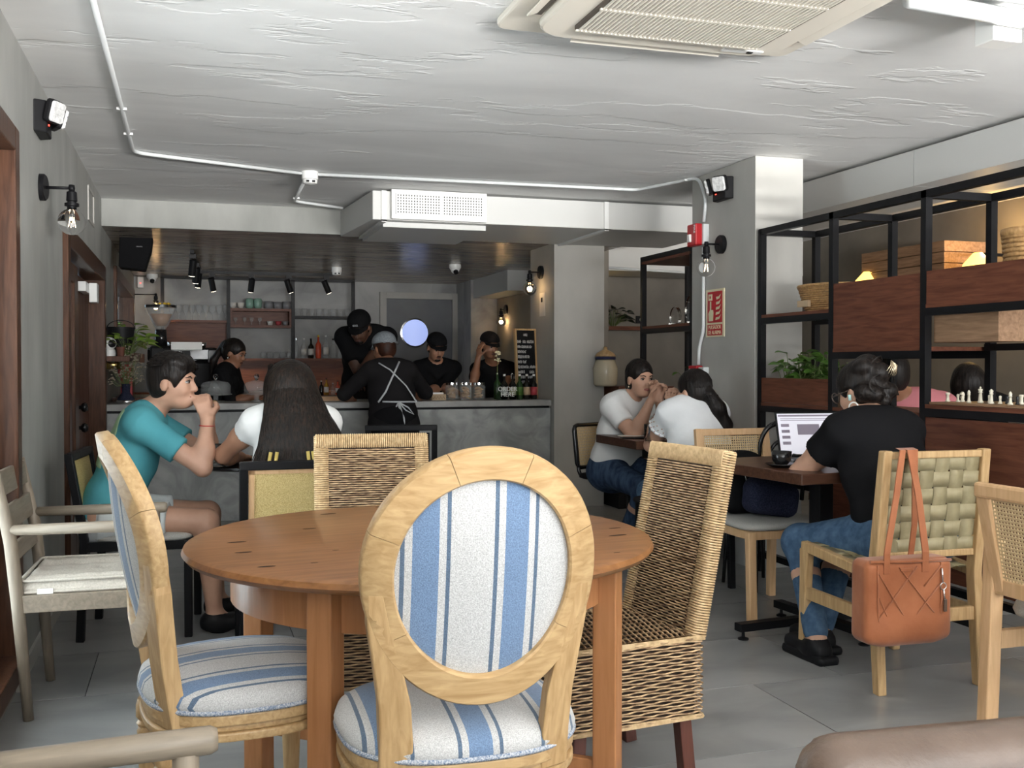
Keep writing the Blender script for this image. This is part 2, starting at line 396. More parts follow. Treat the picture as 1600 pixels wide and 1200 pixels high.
        # pad border so that the surface is closed
        for i in range(3):
            a = [slice(None)]*3; a[i] = 0; D[tuple(a)] = .1; a[i] = -1; D[tuple(a)] = .1
        return nets(D, lo, h)
    def build(s, name, m, parent=None, h=.01, world=False):
        v, f = s.geo(h); me = bpy.data.meshes.new(name); me.from_pydata(v.tolist(), [], f.tolist()); me.materials.append(MATS[m])
        me.polygons.foreach_set('use_smooth', [True]*len(me.polygons))
        o = link(name, me, parent)
        return o
def nets(D, lo, h):
    Sg = D < 0; n = D.shape
    c = np.zeros([x-1 for x in n], np.uint8)
    for a in (0, 1):
        for b in (0, 1):
            for d in (0, 1): c += Sg[a:n[0]-1+a, b:n[1]-1+b, d:n[2]-1+d]
    I = np.argwhere((c > 0) & (c < 8)); ids = np.full(c.shape, -1, np.int64); ids[tuple(I.T)] = np.arange(len(I))
    sm = np.zeros((len(I), 3)); ct = np.zeros(len(I)); C = [(a, b, d) for a in (0, 1) for b in (0, 1) for d in (0, 1)]
    for p in C:
        for ax in range(3):
            if p[ax]: continue
            q = list(p); q[ax] = 1
            v0 = D[tuple((I+p).T)]; v1 = D[tuple((I+q).T)]; m = (v0 < 0) != (v1 < 0)
            t = np.where(m, v0/np.where(m, v0-v1, 1), 0)
            pt = np.array(p, float)[None]+np.zeros((len(I), 3)); pt[:, ax] += t
            sm += pt*m[:, None]; ct += m
    verts = lo+h*(I+sm/ct[:, None]); faces = []
    for ax in range(3):
        b, d = (ax+1) % 3, (ax+2) % 3
        s0 = [slice(0, n[i]-1) if i == ax else slice(1, n[i]-1) for i in range(3)]; s1 = list(s0); s1[ax] = slice(1, n[ax])
        A = Sg[tuple(s0)]; B = Sg[tuple(s1)]; E = np.argwhere(A != B); st = A[tuple(E.T)]
        off = np.array([0 if i == ax else 1 for i in range(3)]); E = E+off
        eb = np.zeros(3, int); eb[b] = 1; ed = np.zeros(3, int); ed[d] = 1
        q = np.stack([ids[tuple((E-eb-ed).T)], ids[tuple((E-ed).T)], ids[tuple(E.T)], ids[tuple((E-eb).T)]], 1)
        q[~st] = q[~st][:, ::-1]; faces.append(q)
    return verts, np.concatenate(faces)
# ================================================================== ROOM SHELL
XL = -.614; CZ = 2.42; SZ = 2.22; YB = 12.7; XW = 3.56; XR = 5.8; YF = 8.15
# floor with separate tiles
fl = struct(MB().span((XL-.15, -2.3, -.1), (XR+.1, YB+.1, -.004)).build('floor', 'grout'))
offs = {0: 2.01, 1: 2.40, 2: .83, 3: .43, 4: 1.23}
row = 0; y = 2.8-.6*6
while y < 8.6:
    x0 = offs[(row-6) % 5] % 1.2 - 2.4
    while x0 < XR:
        a = max(x0+.002, XL); b = min(x0+1.198, XR)
        if b-a > .03: MB().span((a, y+.002, -.02), (b, y+.598, 0)).build('tile', 'tile', fl)
        x0 += 1.2
    y += .6; row += 1
MB().span((XL, 8.6, -.02), (XR, YB, 0)).build('bar_floor', 'tile', fl)
# ceiling
struct(MB().span((XL-.15, -2.3, CZ), (XR+.1, 10.2, CZ+.12)).build('ceiling', 'ceiling_plaster'))
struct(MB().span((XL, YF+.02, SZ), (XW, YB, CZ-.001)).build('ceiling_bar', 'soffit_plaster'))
struct(MB().span((XL, YF-.02, SZ), (XW-.2, YF+.02, CZ)).build('trim_bulkhead', 'plaster'))
# left wall with openings
lw = MB()
def seg(y0, y1, z0=0, z1=CZ): lw.span((XL-.15, y0, z0), (XL, y1, z1))
W1 = (2.75, 4.10, .10, 2.03); D1 = (5.70, 8.12, 0, 1.90); W2 = (9.35, 12.2, 1.28, 2.02)
prev = -2.3
for (a, b, z0, z1) in (W1, D1, W2):
    seg(prev, a)
    if z0 > 0: seg(a, b, 0, z0)
    seg(a, b, z1, CZ); prev = b
seg(prev, YB+.1)
wl = struct(lw.build('wall_left', 'plaster'))
struct(MB().span((XL, 4.12, 0), (XL+.012, 5.68, .07)).span((XL, 8.14, 0), (XL+.012, 8.2, .07)).build('baseboard_left', 'plaster_smooth'))
def frame_on_left(name, op, wdt=.09, cas=.028):
    a, b, z0, z1 = op; r = struct(link(name, None, None, (XL, (a+b)/2, z0)))
    def part(nm, p, q, m='door_wood', bev=.006):
        o = MB().span(p, q).build(nm, m, None, bevel=bev); o.parent = r; o.matrix_parent_inverse = Matrix.Translation((-XL, -(a+b)/2, -z0)); return o
    part('frame_post', (XL-.15, a-.02, z0), (XL+cas, a+wdt-.02, z1+.02)); part('frame_post', (XL-.15, b-wdt+.02, z0), (XL+cas, b+.02, z1+.02))
    part('frame_head', (XL-.15, a+wdt-.02, z1-wdt+.02), (XL+cas, b-wdt+.02, z1+.02))
    if z0 > 0: part('frame_sill', (XL-.15, a+wdt-.02, z0-.02), (XL+cas+.01, b-wdt+.02, z0+.06))
    return r, part
r, part = frame_on_left('window_1', W1)
part('sash_post', (XL-.10, 3.92, .16), (XL-.04, 4.02, 1.95)); part('sash_post', (XL-.10, 2.83, .16), (XL-.04, 2.93, 1.95)); part('sash_rail', (XL-.10, 2.93, .16), (XL-.04, 3.92, .26)); part('sash_rail', (XL-.10, 2.93, 1.86), (XL-.04, 3.92, 1.95))
part('pane', (XL-.075, 2.93, .26), (XL-.069, 3.92, 1.86), 'pane', 0)
r, part = frame_on_left('door_1', D1, .11)
# near glazed leaf
for y0, y1 in ((5.80, 5.92), (6.55, 6.74)): part('door_stile', (XL-.09, y0, .02), (XL-.03, y1, 1.79))
part('door_rail', (XL-.09, 5.92, 1.68), (XL-.03, 6.55, 1.79)); part('door_rail', (XL-.09, 5.92, .02), (XL-.03, 6.55, .22))
part('pane', (XL-.065, 5.92, .22), (XL-.058, 6.55, 1.68), 'pane', 0)
# far plank leaf
for i in range(6):
    part('door_plank', (XL-.13, 6.78+i*.206, .02), (XL-.085, 6.78+i*.206+.202, 1.79), 'dark_wood', .004)
for z in (.80, .93):
    kb = MB().lathe([(.024, 0), (.026, .006), (.012, .012), (.011, .035), (.026, .045), (.031, .06), (.022, .075), (0, .078)], (XL-.085, 7.05, z), 14, RY(PI/2)).build('door_knob', 'black_gloss', None, True)
    kb.parent = r; kb.matrix_parent_inverse = Matrix.Translation((-XL, -(D1[0]+D1[1])/2, 0))
part('door_closer', (XL-.08, 7.25, 1.68), (XL-.03, 7.62, 1.745), 'white_plastic', .004); part('closer_plate', (XL-.03, 7.45, 1.62), (XL+.02, 7.60, 1.75), 'white_plastic', .004)
r, part = frame_on_left('window_2', W2, .10)
part('pane', (XL-.09, 9.43, 1.33), (XL-.084, 12.12, 1.95), 'pane', 0); part('mullion', (XL-.11, 10.75, 1.33), (XL-.06, 10.83, 1.95))
struct(MB().span((-1.75, 4.2, 0), (-1.7, 8.9, 2.6)).build('wall_sky_block', 'wall_dim'))  # added beyond the glazed door to block the bright sky and its light
# other walls
struct(MB().span((XL, YB, 0), (XW+.1, YB+.1, SZ+.2)).build('wall_back', 'back_plaster'))
struct(MB().span((3.23, 12.0, 0), (XW, YB, SZ)).build('trim_1', 'back_plaster'))
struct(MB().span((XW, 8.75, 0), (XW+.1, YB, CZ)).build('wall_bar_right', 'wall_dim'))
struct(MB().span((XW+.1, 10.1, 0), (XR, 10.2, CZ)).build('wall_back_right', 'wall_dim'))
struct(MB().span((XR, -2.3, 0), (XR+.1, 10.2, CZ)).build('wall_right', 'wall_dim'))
rw = MB().span((XL-.15, -2.3, 0), (XR+.1, -2.2, .95)).span((XL-.15, -2.3, 2.30), (XR+.1, -2.2, CZ))  # out of view; sill raised to keep low street light off the furniture
for x in (XL-.15, 1.1, 3.0, 4.8): rw.span((x, -2.3, .95), (x+.22, -2.2, 2.30))
struct(rw.build('wall_front', 'plaster'))
struct(MB().span((2.91, 8.13, 0), (3.36, 8.76, CZ-.002)).build('column_bar', 'plaster_smooth'))
struct(MB().span((3.152, 5.33, 0), (3.47, 6.12, CZ-.002)).build('pillar', 'plaster_smooth'))
# right room beam and long duct
struct(MB().span((XW+.1, 8.9, 2.08), (XR, 9.5, CZ-.002)).build('trim_beam', 'white_paint'))
struct(MB().span((XW-.3, 10.6, 2.0), (XW, 12.0, SZ)).build('trim_beam_bar', 'white_paint'))
du = thing('ceiling_duct', 'long white boxed duct along the ceiling above the open shelving', 'duct', (3.87, 4.6, 2.2))
for y0, y1 in ((1.2, 3.55), (3.555, 4.85), (4.855, 6.9)):
    o = MB().span((0, y0-4.6, 0), (.55, y1-4.6, .20)).build('duct_panel', 'white_paint', du)
# duct in front of the bulkhead, with grille
d = thing('air_duct', 'white boxed air duct with square grille in front of the bulkhead', 'duct', (2.6, 7.6, 2.2))
def dp(p): return (p[0]-2.6, p[1]-7.6, p[2]-2.2)
m = MB(); out = [(1.21, 7.1), (3.9, 7.1), (3.9, YF-.03), (1.13, YF-.03)]
m.prism([(x-2.6, y-7.6) for x, y in out], .005, .205); m.build('duct_body', 'white_paint', d, bevel=.004)
MB().span(dp((1.30, 7.2, 2.17)), dp((2.05, 8.1, 2.205))).build('duct_step', 'white_paint', d)
for x in (1.27, 2.93): MB().span(dp((x, 7.085, 2.195)), dp((x+.035, 7.10, 2.405))).span(dp((x, 7.085, 2.19)), dp((x+.035, 8.1, 2.205))).build('duct_band', 'white_plastic', d)
g = MB().span(dp((1.335, 7.06, 2.21)), dp((2.02, 7.10, 2.415))).build('grille_plate', 'white_plastic', d, bevel=.004)
MB().span(dp((1.365, 7.056, 2.245)), dp((1.99, 7.062, 2.385))).build('grille_opening', 'black_plastic', g)
m = MB()
for i in range(33): m.span(dp((1.363+i*.0193, 7.050, 2.243)), dp((1.363+i*.0193+(.012 if i != 16 else .02), 7.057, 2.387)))
for i in range(8): m.span(dp((1.363, 7.0495, 2.243+i*.0193)), dp((1.99, 7.0575, 2.243+i*.0193+.009)))
m.build('grille_bars', 'white_plastic', g)
# ------------------------------------------------------------------ AC cassette
ac = thing('air_conditioner', 'cream four-way ceiling cassette air conditioner with slatted intake', 'air conditioner', (1.62, 3.0, CZ))
def rr(hx, hy, r, n=6): # rounded rectangle
    return [(sx*(hx-r)+r*math.cos(a0+PI/2*k/n), sy*(hy-r)+r*math.sin(a0+PI/2*k/n)) for sx, sy, a0 in ((1, 1, 0), (-1, 1, PI/2), (-1, -1, PI), (1, -1, 3*PI/2)) for k in range(n+1)]
MB().prism(rr(.585, .53, .05), -.028, 0).build('fascia', 'ac_plastic', ac, bevel=.008)
MB().prism(rr(.475, .46, .13), -.062, -.028).build('inner_panel', 'ac_plastic', ac, bevel=.012)
for sx, sy in ((1, 0), (-1, 0), (0, 1), (0, -1)):
    MB().box((sx*.50, sy*.485, -.034), (.035 if sx else .62, .03 if sy else .62, .012)).build('louvre_slot', 'ac_dark', ac)
    MB().box((sx*.515, sy*.50, -.042), (.05 if sx else .60, .045 if sy else .60, .006), RY(.35*sx) @ RX(-.35*sy)).build('louvre', 'ac_plastic', ac, bevel=.002)
gi = MB().prism(rr(.36, .34, .03), -.07, -.06).build('intake_grille', 'ac_dark', ac)
m = MB()
for i in range(44): m.box((-.34+i*.0158, 0, -.074), (.0062, .66, .007))
for y in (-.33, -.11, .11, .33): m.box((0, y, -.0725), (.70, .012, .007))
m.build('intake_slats', 'ac_plastic', gi)
MB().box((.33, .395, -.064), (.16, .03, .004)).build('indicator_strip', 'white_plastic', ac); MB().box((.36, .395, -.067), (.022, .014, .003)).build('indicator_window', 'black_plastic', ac)
# ------------------------------------------------------------------ conduits
def conduit(name, label, path, r=.011, clips=()):
    o = tag(MB().tube(path, r, 10).build(name, 'conduit', None, True), label, 'conduit')
    for c in clips: MB().box(c, (.045, .03, .012)).build('conduit_clip', 'white_plastic', o)
    return o
def fillet(P, r=.09, n=5):
    P = [V(p) for p in P]; out = [P[0]]
    for a, b, c in zip(P, P[1:], P[2:]):
        q0 = b+(a-b).normalized()*min(r, (a-b).length*.45); q1 = b+(c-b).normalized()*min(r, (c-b).length*.45)
        out += [(q0*(1-t)**2+b*2*t*(1-t)+q1*t*t) for t in [k/n for k in range(n+1)]]
    return out+[P[-1]]
zc = CZ-.014
conduit('electrical_conduit', 'white conduit running along the ceiling to the round smoke detector', fillet([(-.30, -.5, zc), (-.30, 6.25, zc), (.69, 6.62, zc)]), clips=[(-.30, 5.2, zc-.003), (-.30, 5.75, zc-.003), (-.1, 6.34, zc-.003)])
conduit('electrical_conduit', 'white conduit from smoke detector across the ceiling to the pillar strobe', fillet([(.77, 6.62, zc), (2.95, 6.55, zc), (3.135, 6.0, zc), (3.135, 5.9, 2.25), (3.135, 5.93, 2.11)], .06), clips=[(1.9, 6.585, zc-.003), (2.8, 6.557, zc-.003), (3.1, 6.1, zc-.003)])
conduit('electrical_conduit', 'short white conduit branching from smoke detector to the bulkhead duct', fillet([(.72, 6.68, zc), (.74, 7.75, zc), (1.11, 7.85, zc-.02)], .05), clips=[(.74, 7.6, zc-.003)])
conduit('electrical_conduit', 'grey vertical conduit down the pillar below the red strobe', fillet([(3.135, 5.93, 1.95), (3.135, 5.93, 1.42), (3.135, 5.99, 1.3), (3.135, 5.99, 1.20)], .04))
conduit('pipe', 'thick white pipe across the ceiling beside the air conditioner', [atZ(1420, -2, 2.38), atZ(1605, 32, 2.37)], .03)
conduit('pipe', 'thin white pipe next to the thick one on the ceiling', [atZ(1500, -16, 2.40), atZ(1610, 2, 2.39)], .015)
tag(MB().span((2.60, 2.86, 2.30), (2.72, 2.95, CZ)).build('junction_box', 'white_plastic', bevel=.004), 'white junction box hanging from the ceiling under the pipes', 'box')
sd = thing('smoke_detector', 'round white smoke detector where the ceiling conduits meet', 'smoke detector', (.73, 6.62, CZ))
MB().lathe([(.052, 0), (.052, -.05)], n=24).build('housing', 'white_plastic', sd, auto=True); MB().lathe([(.048, -.052), (.044, -.075), (.02, -.082), (0, -.082)], n=24).build('sensor_cap', 'white_plastic', sd, auto=True)
for s in (-1, 1): MB().box((s*.018, -.044, -.066), (.018, .012, .012)).build('sensor_slot', 'black_plastic', sd)
p = atZ(526, 418, SZ); sd2 = dup(sd, (p.x, p.y, SZ), 0, 'small white smoke detector on the dark ceiling above the bar')
# ------------------------------------------------------------------ sconces
def sconce(label, wall_pt, dirv, bulb_m='filament_dim', lit=0, arm=.11):
    n = V(dirv).normalized(); r = thing('wall_sconce', label, 'lamp', wall_pt)
    Mx = n.to_track_quat('Z', 'Y').to_matrix()
    MB().lathe([(.058, 0), (.058, .02), (.052, .026), (0, .026)], (0, 0, 0), 24, Mx).build('wall_plate', 'black_metal', r, auto=True)
    a = n*.02; b = n*arm
    MB().tube([a, b], .0065, 8).build('arm', 'black_metal', r, True)
    MB().lathe([(.012, .014), (.014, 0), (.012, -.014)], b, 12).build('joint', 'black_metal', r, True)
    MB().lathe([(.010, -.01), (.021, -.018), (.023, -.055), (.019, -.058), (.019, -.064), (.030, -.066), (.030, -.078), (.020, -.08), (.020, -.095)], b, 20).build('socket', 'black_metal', r, auto=True)
    c = b+V((0, 0, -.145)); R = .058
    pr = [(.02, .058)]+[(R*math.sin(t), R*math.cos(t)) for t in [.38+(PI-.38)*k/14 for k in range(15)]]
    bu = MB().lathe(pr, c, 24).build('bulb', 'bulb_glass', r, True)
    m = MB().lathe([(.008, .058), (.01, .02), (.004, -.005)], c, 10); m.build('bulb_stem', 'glass', bu, True)
    f = MB()
    for k in range(4):
        t = k*PI/2+.4; f.tube([c+V((.006*math.cos(t), .006*math.sin(t), .018)), c+V((.014*math.cos(t), .014*math.sin(t), -.022))], .0016, 5)
    f.build('bulb_filament', bulb_m, bu)
    if lit:
        l = bpy.data.lights.new('bulb_light', 'POINT'); l.energy = lit; l.color = (1, .66, .32); l.shadow_soft_size = .02
        lo = bpy.data.objects.new('bulb_light', l); COL.objects.link(lo); lo.parent = r; lo.location = c
    return r
sconce('black wall sconce with clear globe bulb on the left plaster wall', (XL, 4.86, 1.965), (1, -.12, 0), arm=.13)
sconce('black wall sconce with clear globe bulb on the pillar beside the fire sign', (3.152, 5.72, 1.945), (-1, 0, 0))
sconce('black wall sconce with lit globe bulb above the chalkboard on the column', (2.91, 8.45, 2.0), (-1, 0, 0), 'filament', 2.5)
p = atX(209, 460, XL); sconce('wall sconce with lit yellow bulb behind the coffee grinder', (XL, 12.3, 1.99), (1, 0, 0), 'filament', 4, .25)
p = atY(783, 505, 11.6); sconce('hanging lit globe bulb in the recess beside the grey door', (XW, 11.6, p.z+.16), (-1, 0, 0), 'filament', 4, XW-p.x)
# ------------------------------------------------------------------ emergency lights
def emergency(label, loc, n, up_tilt=.2):
    r = thing('emergency_light', label, 'emergency light', loc); n = V(n).normalized(); x = V((0, 0, 1)).cross(n)
    M = Matrix((x, n, V((0, 0, 1)))).transposed()
    MB().prism([(-.10, 0), (.10, 0), (.075, .05), (-.075, .05)], -.075, .06, M).build('case', 'black_plastic', r, bevel=.006)
    MB().box(n*.052+V((0, 0, -.035))+x*-.03, (.012, .004, .005), M).build('status_led', 'led', r)
    for s in (-1, 1):
        R = M @ RZ(s*-.45) @ RX(-.25); c = n*.085+x*s*.075+V((0, 0, .012))
        h = MB().prism(rr(.048, .048, .016), -.022, .0, R @ RX(-PI/2), c).build('lamp_head', 'black_plastic', r, bevel=.004)
        MB().prism(rr(.043, .043, .014), .0, .012, R @ RX(-PI/2), c).build('lamp_lens', 'led_panel', h, bevel=.003)
        m = MB()
        for k in (-1, 0, 1): m.box(c+R @ V((0, .0125, k*.027)), (.076, .004, .02), R)
        m.build('lens_rows', 'led_panel', h)
emergency('black twin-head emergency light high on the left plaster wall', (XL, 4.78, 2.245), (1, 0, 0))
emergency('black twin-head emergency light on the pillar above the red strobe', (3.152, 5.68, 2.285), (-1, 0, 0))
# fire strobe, call-point box, sign
st = thing('fire_alarm_strobe', 'red fire alarm strobe box on a grey back box', 'alarm', (3.152, 5.95, 2.03))
MB().box((-.02, 0, 0), (.04, .12, .13)).build('back_box', 'conduit', st, bevel=.004); MB().box((-.06, .02, 0), (.05, .12, .14)).build('strobe_body', 'fire_red', st, bevel=.008)
MB().box((-.09, .035, -.02), (.02, .035, .05)).build('strobe_lens', 'white_plastic', st, bevel=.004)
text('lettering', 'FIRE', .03, 'white_mark', st, (-.0855, -.012, .035), (PI/2, PI/2, -PI/2), squeeze=1)
cp = thing('fire_call_point', 'red fire call point box low on the pillar behind the women', 'alarm', (3.152, 5.99, 1.14))
MB().box((-.03, .02, 0), (.05, .11, .11)).build('call_box', 'fire_red', cp, bevel=.006); MB().box((-.02, -.07, 0), (.04, .07, .09)).build('conduit_box', 'conduit', cp, bevel=.004); MB().box((-.057, .02, .02), (.004, .08, .03)).build('label_strip', 'white_plastic', cp)
sg = thing('fire_alarm_sign', 'red and cream alarm push button sign on the pillar', 'sign', (3.149, 5.80, 1.525))
Ms = Matrix(((0, 0, -1), (-1, 0, 0), (0, 1, 0)))   # local x -> -Y (picture right), y -> up, z -> towards the room
MB().box((0, 0, 0), (.006, .23, .30)).build('plate', 'sign_cream', sg)
def flat(nm, poly, m, z=.0035): return MB().prism(poly, z, z+.001, Ms).build(nm, m, sg)
flat('pictogram_field', [(-.095, -.06), (.095, -.06), (.095, .135), (-.095, .135)], 'fire_red'); flat('text_field', [(-.095, -.14), (.095, -.14), (.095, -.072), (-.095, -.072)], 'fire_red')
flat('hand_mark', [(-.075, -.05), (-.02, -.05), (-.015, 0), (-.02, .02), (-.045, .02), (-.045, .075), (-.06, .075), (-.06, .02), (-.08, .0)], 'sign_cream', .005)
flat('button_mark', [(-.08, .08), (-.03, .08), (-.03, .12), (-.08, .12)], 'sign_cream', .005); flat('button_dot', [(-.062, .092), (-.048, .092), (-.048, .108), (-.062, .108)], 'fire_red', .0065)
for k in range(5): flat('flame_mark', [(.01+.004*k, -.045+k*.032), (.06, -.04+k*.032), (.08, -.012+k*.032), (.055, -.026+k*.032), (.02, -.028+k*.032)], 'sign_cream', .005)
text('lettering', 'PULSADOR', .034, 'sign_cream', sg, (-.005, 0, -.100), (PI/2, 0, -PI/2), squeeze=.95)
text('lettering', 'DE ALARMA', .034, 'sign_cream', sg, (-.005, 0, -.133), (PI/2, 0, -PI/2), squeeze=.9)
tag(MB().span((XL, 7.05, 2.12), (XL+.008, 7.45, 2.14)).span((XL, 7.05, 2.32), (XL+.008, 7.45, 2.34)).span((XL, 7.05, 2.14), (XL+.008, 7.07, 2.32)).span((XL, 7.43, 2.14), (XL+.008, 7.45, 2.32)).build('access_panel_frame', 'plaster_smooth'), 'thin square access panel frame high on the left wall', 'panel')
# speaker, dome cameras, motion sensor
p = atY(214, 390, 8.9); sp = thing('loudspeaker', 'black wall loudspeaker hung below the dark ceiling by the door', 'speaker', (p.x, 8.9, p.z))
MB().prism([(-.125, .155), (.13, .135), (.115, .0), (.065, -.175), (-.135, -.155)], -.10, .10, RX(PI/2)).build('cabinet', 'black_cloth', sp, bevel=.012)
MB().box((0, .02, .17), (.03, .05, .09)).build('bracket', 'black_metal', sp); scribble('maker_mark', sp, .0, .045, .01, .009, -.1012, 'ceramic_grey', 3)
def dome(label, u, v, y):
    p = atY(u, v, y); r = thing('security_camera', label, 'camera', (p.x, y, SZ)); 
    MB().lathe([(.06, 0), (.062, -.03), (.05, -.05), (0, -.05)], n=20).build('mount', 'white_plastic', r, auto=True)
    MB().lathe([(.045, 0)]+[(.045*math.cos(t), -.045*math.sin(t)) for t in [PI/2*k/6 for k in range(1, 7)]], (0, 0, -.05), 20).build('eyeball', 'white_plastic', r, True)
    MB().lathe([(.026, 0), (.024, .018), (0, .022)], (0, -.032, -.075), 16, RX(PI/2+.6)).build('lens', 'black_gloss', r, auto=True)
dome('white dome security camera on the dark ceiling in front of the grey door', 711, 415, 10.2)
dome('white dome security camera in the corner above the coffee grinder', 238, 435, 12.3)
p = atY(219, 440, 12.5); ms = thing('motion_sensor', 'small white motion sensor with red light in the bar corner', 'sensor', (p.x, 12.62, p.z)); MB().box((0, 0, 0), (.07, .06, .13)).build('sensor_case', 'white_plastic', ms, bevel=.01); MB().box((0, -.032, -.01), (.012, .004, .008)).build('status_led', 'led', ms)

# ================================================================== BAR
ct = thing('bar_counter', 'grey plastered bar counter with a concrete top', 'counter', (1.15, 8.5, 0))
MB().span((XL-1.15+.005, -.29, 0), (2.905-1.15, .30, .835)).build('counter_front', 'counter_plaster', ct)
MB().span((XL-1.15+.005, -.27, .835), (2.9-1.15, .30, .855)).build('shadow_gap', 'black_metal', ct)
MB().span((XL-1.15+.005, -.32, .855), (2.905-1.15, .36, .905)).build('counter_top', 'counter_top', ct, bevel=.004)
CT = .905
# grey service door with porthole
dr = struct(link('door_2', None, None, (2.745, YB, 0)))
for nm, a, b, mm in (('door_leaf', (-.42, -.03, 0), (.42, -.005, 2.02), 'door_grey'), ('frame_post', (-.50, -.06, 0), (-.42, 0, 2.10), 'plaster_smooth'), ('frame_post', (.42, -.06, 0), (.50, 0, 2.10), 'plaster_smooth'), ('frame_head', (-.42, -.06, 2.02), (.42, 0, 2.10), 'plaster_smooth')):
    MB().span(a, b).build(nm, mm, dr, bevel=.003)
po = MB().lathe([(.185, 0), (.185, .012), (.165, .016), (.165, 0)], (-.06, -.03, 1.60), 40, RX(PI/2)).build('porthole_ring', 'chrome', dr, auto=True)
MB().lathe([(.168, 0), (.168, .006), (0, .006)], (-.06, -.03, 1.60), 40, RX(PI/2)).build('porthole_pane', 'porthole', dr, auto=True)
# back bar shelving
YS = 12.42
sh = thing('back_bar_shelf', 'black metal back bar shelving with wooden boxes and shelves', 'shelf', (0.8, YS, 0))
def bx(u, v, y=YS): p = atY(u, v, y); return p.x-.8, p.z
xs = [bx(u, 500)[0] for u in (254, 357, 458, 552)]; zt = bx(400, 437)[1]
for x in xs: MB().span((x-.02, -.02, .9), (x+.02, .02, zt)).build('post', 'black_metal', sh)
MB().span((xs[0]-.02, -.02, zt-.01), (xs[3]+.02, .02, zt+.03)).build('top_rail', 'black_metal', sh)
SHZ = {}
def shelf(i, v, m='panel_wood_x', th=.03, j=None, dep=.24):
    z = bx((254, 357, 458, 552)[i]+50, v)[1]; MB().span((xs[i]+.02, 0, z-th), (xs[j or i+1]-.02, dep, z)).build('shelf_board', m, sh); return z
SHZ['glass'] = shelf(0, 500); SHZ['bowl'] = shelf(1, 482); SHZ['cup'] = shelf(1, 508); SHZ['tumbler'] = shelf(2, 494, 'black_metal'); SHZ['bottle'] = shelf(2, 560); SHZ['small'] = shelf(1, 560); shelf(0, 575)
for i, va, vb in ((0, 503, 575), (2, 562, 620), (1, 562, 620)):
    x, z0 = bx(300, va); _, z1 = bx(300, vb); MB().span((xs[i]+.02, .10, z1), (xs[i+1]-.02, .12, z0)).build('wood_panel', 'panel_wood_x', sh)
zc1 = SHZ['cup']; 
for sx in (xs[1]+.03, xs[2]-.03): MB().span((sx-.012, 0, zc1), (sx+.012, .24, SHZ['bowl']-.03)).build('box_side', 'panel_wood_x', sh)
MB().span((xs[1]+.04, .22, zc1), (xs[2]-.04, .24, SHZ['bowl']-.03)).build('box_back', 'panel_wood_x', sh)
tag(MB().span((XL+.01, 12.05, 0), (2.2, 12.38, .895)).build('back_counter', 'dark_wood'), 'dark wooden back counter under the bar shelving', 'counter')
# track lights
def track(label, pts, spots, aim):
    r = thing('track_light', label, 'lamp', (0, 0, 0)); a, b = V(pts[0]), V(pts[1])
    MB().bar(a, b, .035, .03).build('track', 'black_metal', r)
    for k, s in enumerate(spots):
        c = a+(b-a)*s; MB().span(c+V((-.03, -.02, -.05)), c+V((.03, .02, -.012))).build('adapter', 'black_metal', r)
        d = V(aim[k]).normalized(); M = d.to_track_quat('Z', 'Y').to_matrix(); h = c+V((0, 0, -.13)); MB().tube([c+V((0, 0, -.04)), h], .007, 6).build('stem', 'black_metal', r)
        q = MB().lathe([(.028, -.07), (.033, -.065), (.033, .075), (.028, .078)], h, 16, M).build('spot_head', 'black_metal', r, auto=True)
        MB().lathe([(.027, .072), (.027, .079), (0, .079)], h, 16, M).build('spot_lens', 'spot_face', q, auto=True)
        l = bpy.data.lights.new('spot_light', 'SPOT'); l.energy = 22; l.color = (1, .82, .6); l.spot_size = 1.3; l.spot_blend = .6; l.shadow_soft_size = .03
        lo = bpy.data.objects.new('spot_light', l); COL.objects.link(lo); lo.parent = r; lo.location = h+d*.09; lo.rotation_euler = d.to_track_quat('-Z', 'Y').to_euler()
ta = atZ(300, 393, SZ-.02)
track('black ceiling track with three spotlights running away from the counter', (ta, (ta.x+.08, ta.y+1.9, SZ-.02)), (.06, .5, .8), [(-.1, .25, -1)]*3)
tb = atY(312, 430, 11.6); tc_ = atY(520, 433, 11.6)
track('black ceiling track with four spotlights along the back shelving', ((tb.x, 11.6, SZ-.02), (tc_.x, 11.6, SZ-.02)), (.09, .38, .66, .95), [(.2, .3, -1), (-.1, .3, -1), (.35, .2, -1), (.45, .2, -1)])
# ================================================================== FURNITURE
def sup(hx, hyf, hyb, n=48, e=2.6): # rounded seat outline, front +y wider
    out = []
    for k in range(n):
        t = 2*PI*k/n; c, s = math.cos(t), math.sin(t)
        x = hx*math.copysign(abs(c)**(2/e), c); y = (hyf if s > 0 else hyb)*math.copysign(abs(s)**(2/e), s)
        out.append((x*(1+.07*(y/hyf)), y))
    return out
def cushion(out, z0, th, dome=.03, m=7):
    mb = MB(); n = len(out); prof = [(1.0, 0), (1.03, th*.35), (1.0, th*.75), (.93, th*.97), (.8, th+dome*.35), (.55, th+dome*.75), (.25, th+dome)]
    vs = [(x*s, y*s, z0+z) for s, z in prof for x, y in out]+[(0, 0, z0+th+dome*1.05)]
    fs = [(i*n+k, i*n+(k+1) % n, (i+1)*n+(k+1) % n, (i+1)*n+k) for i in range(len(prof)-1) for k in range(n)]
    fs += [((len(prof)-1)*n+k, (len(prof)-1)*n+(k+1) % n, len(prof)*n) for k in range(n)]+[tuple(range(n))[::-1]]
    return mb.add(vs, fs)
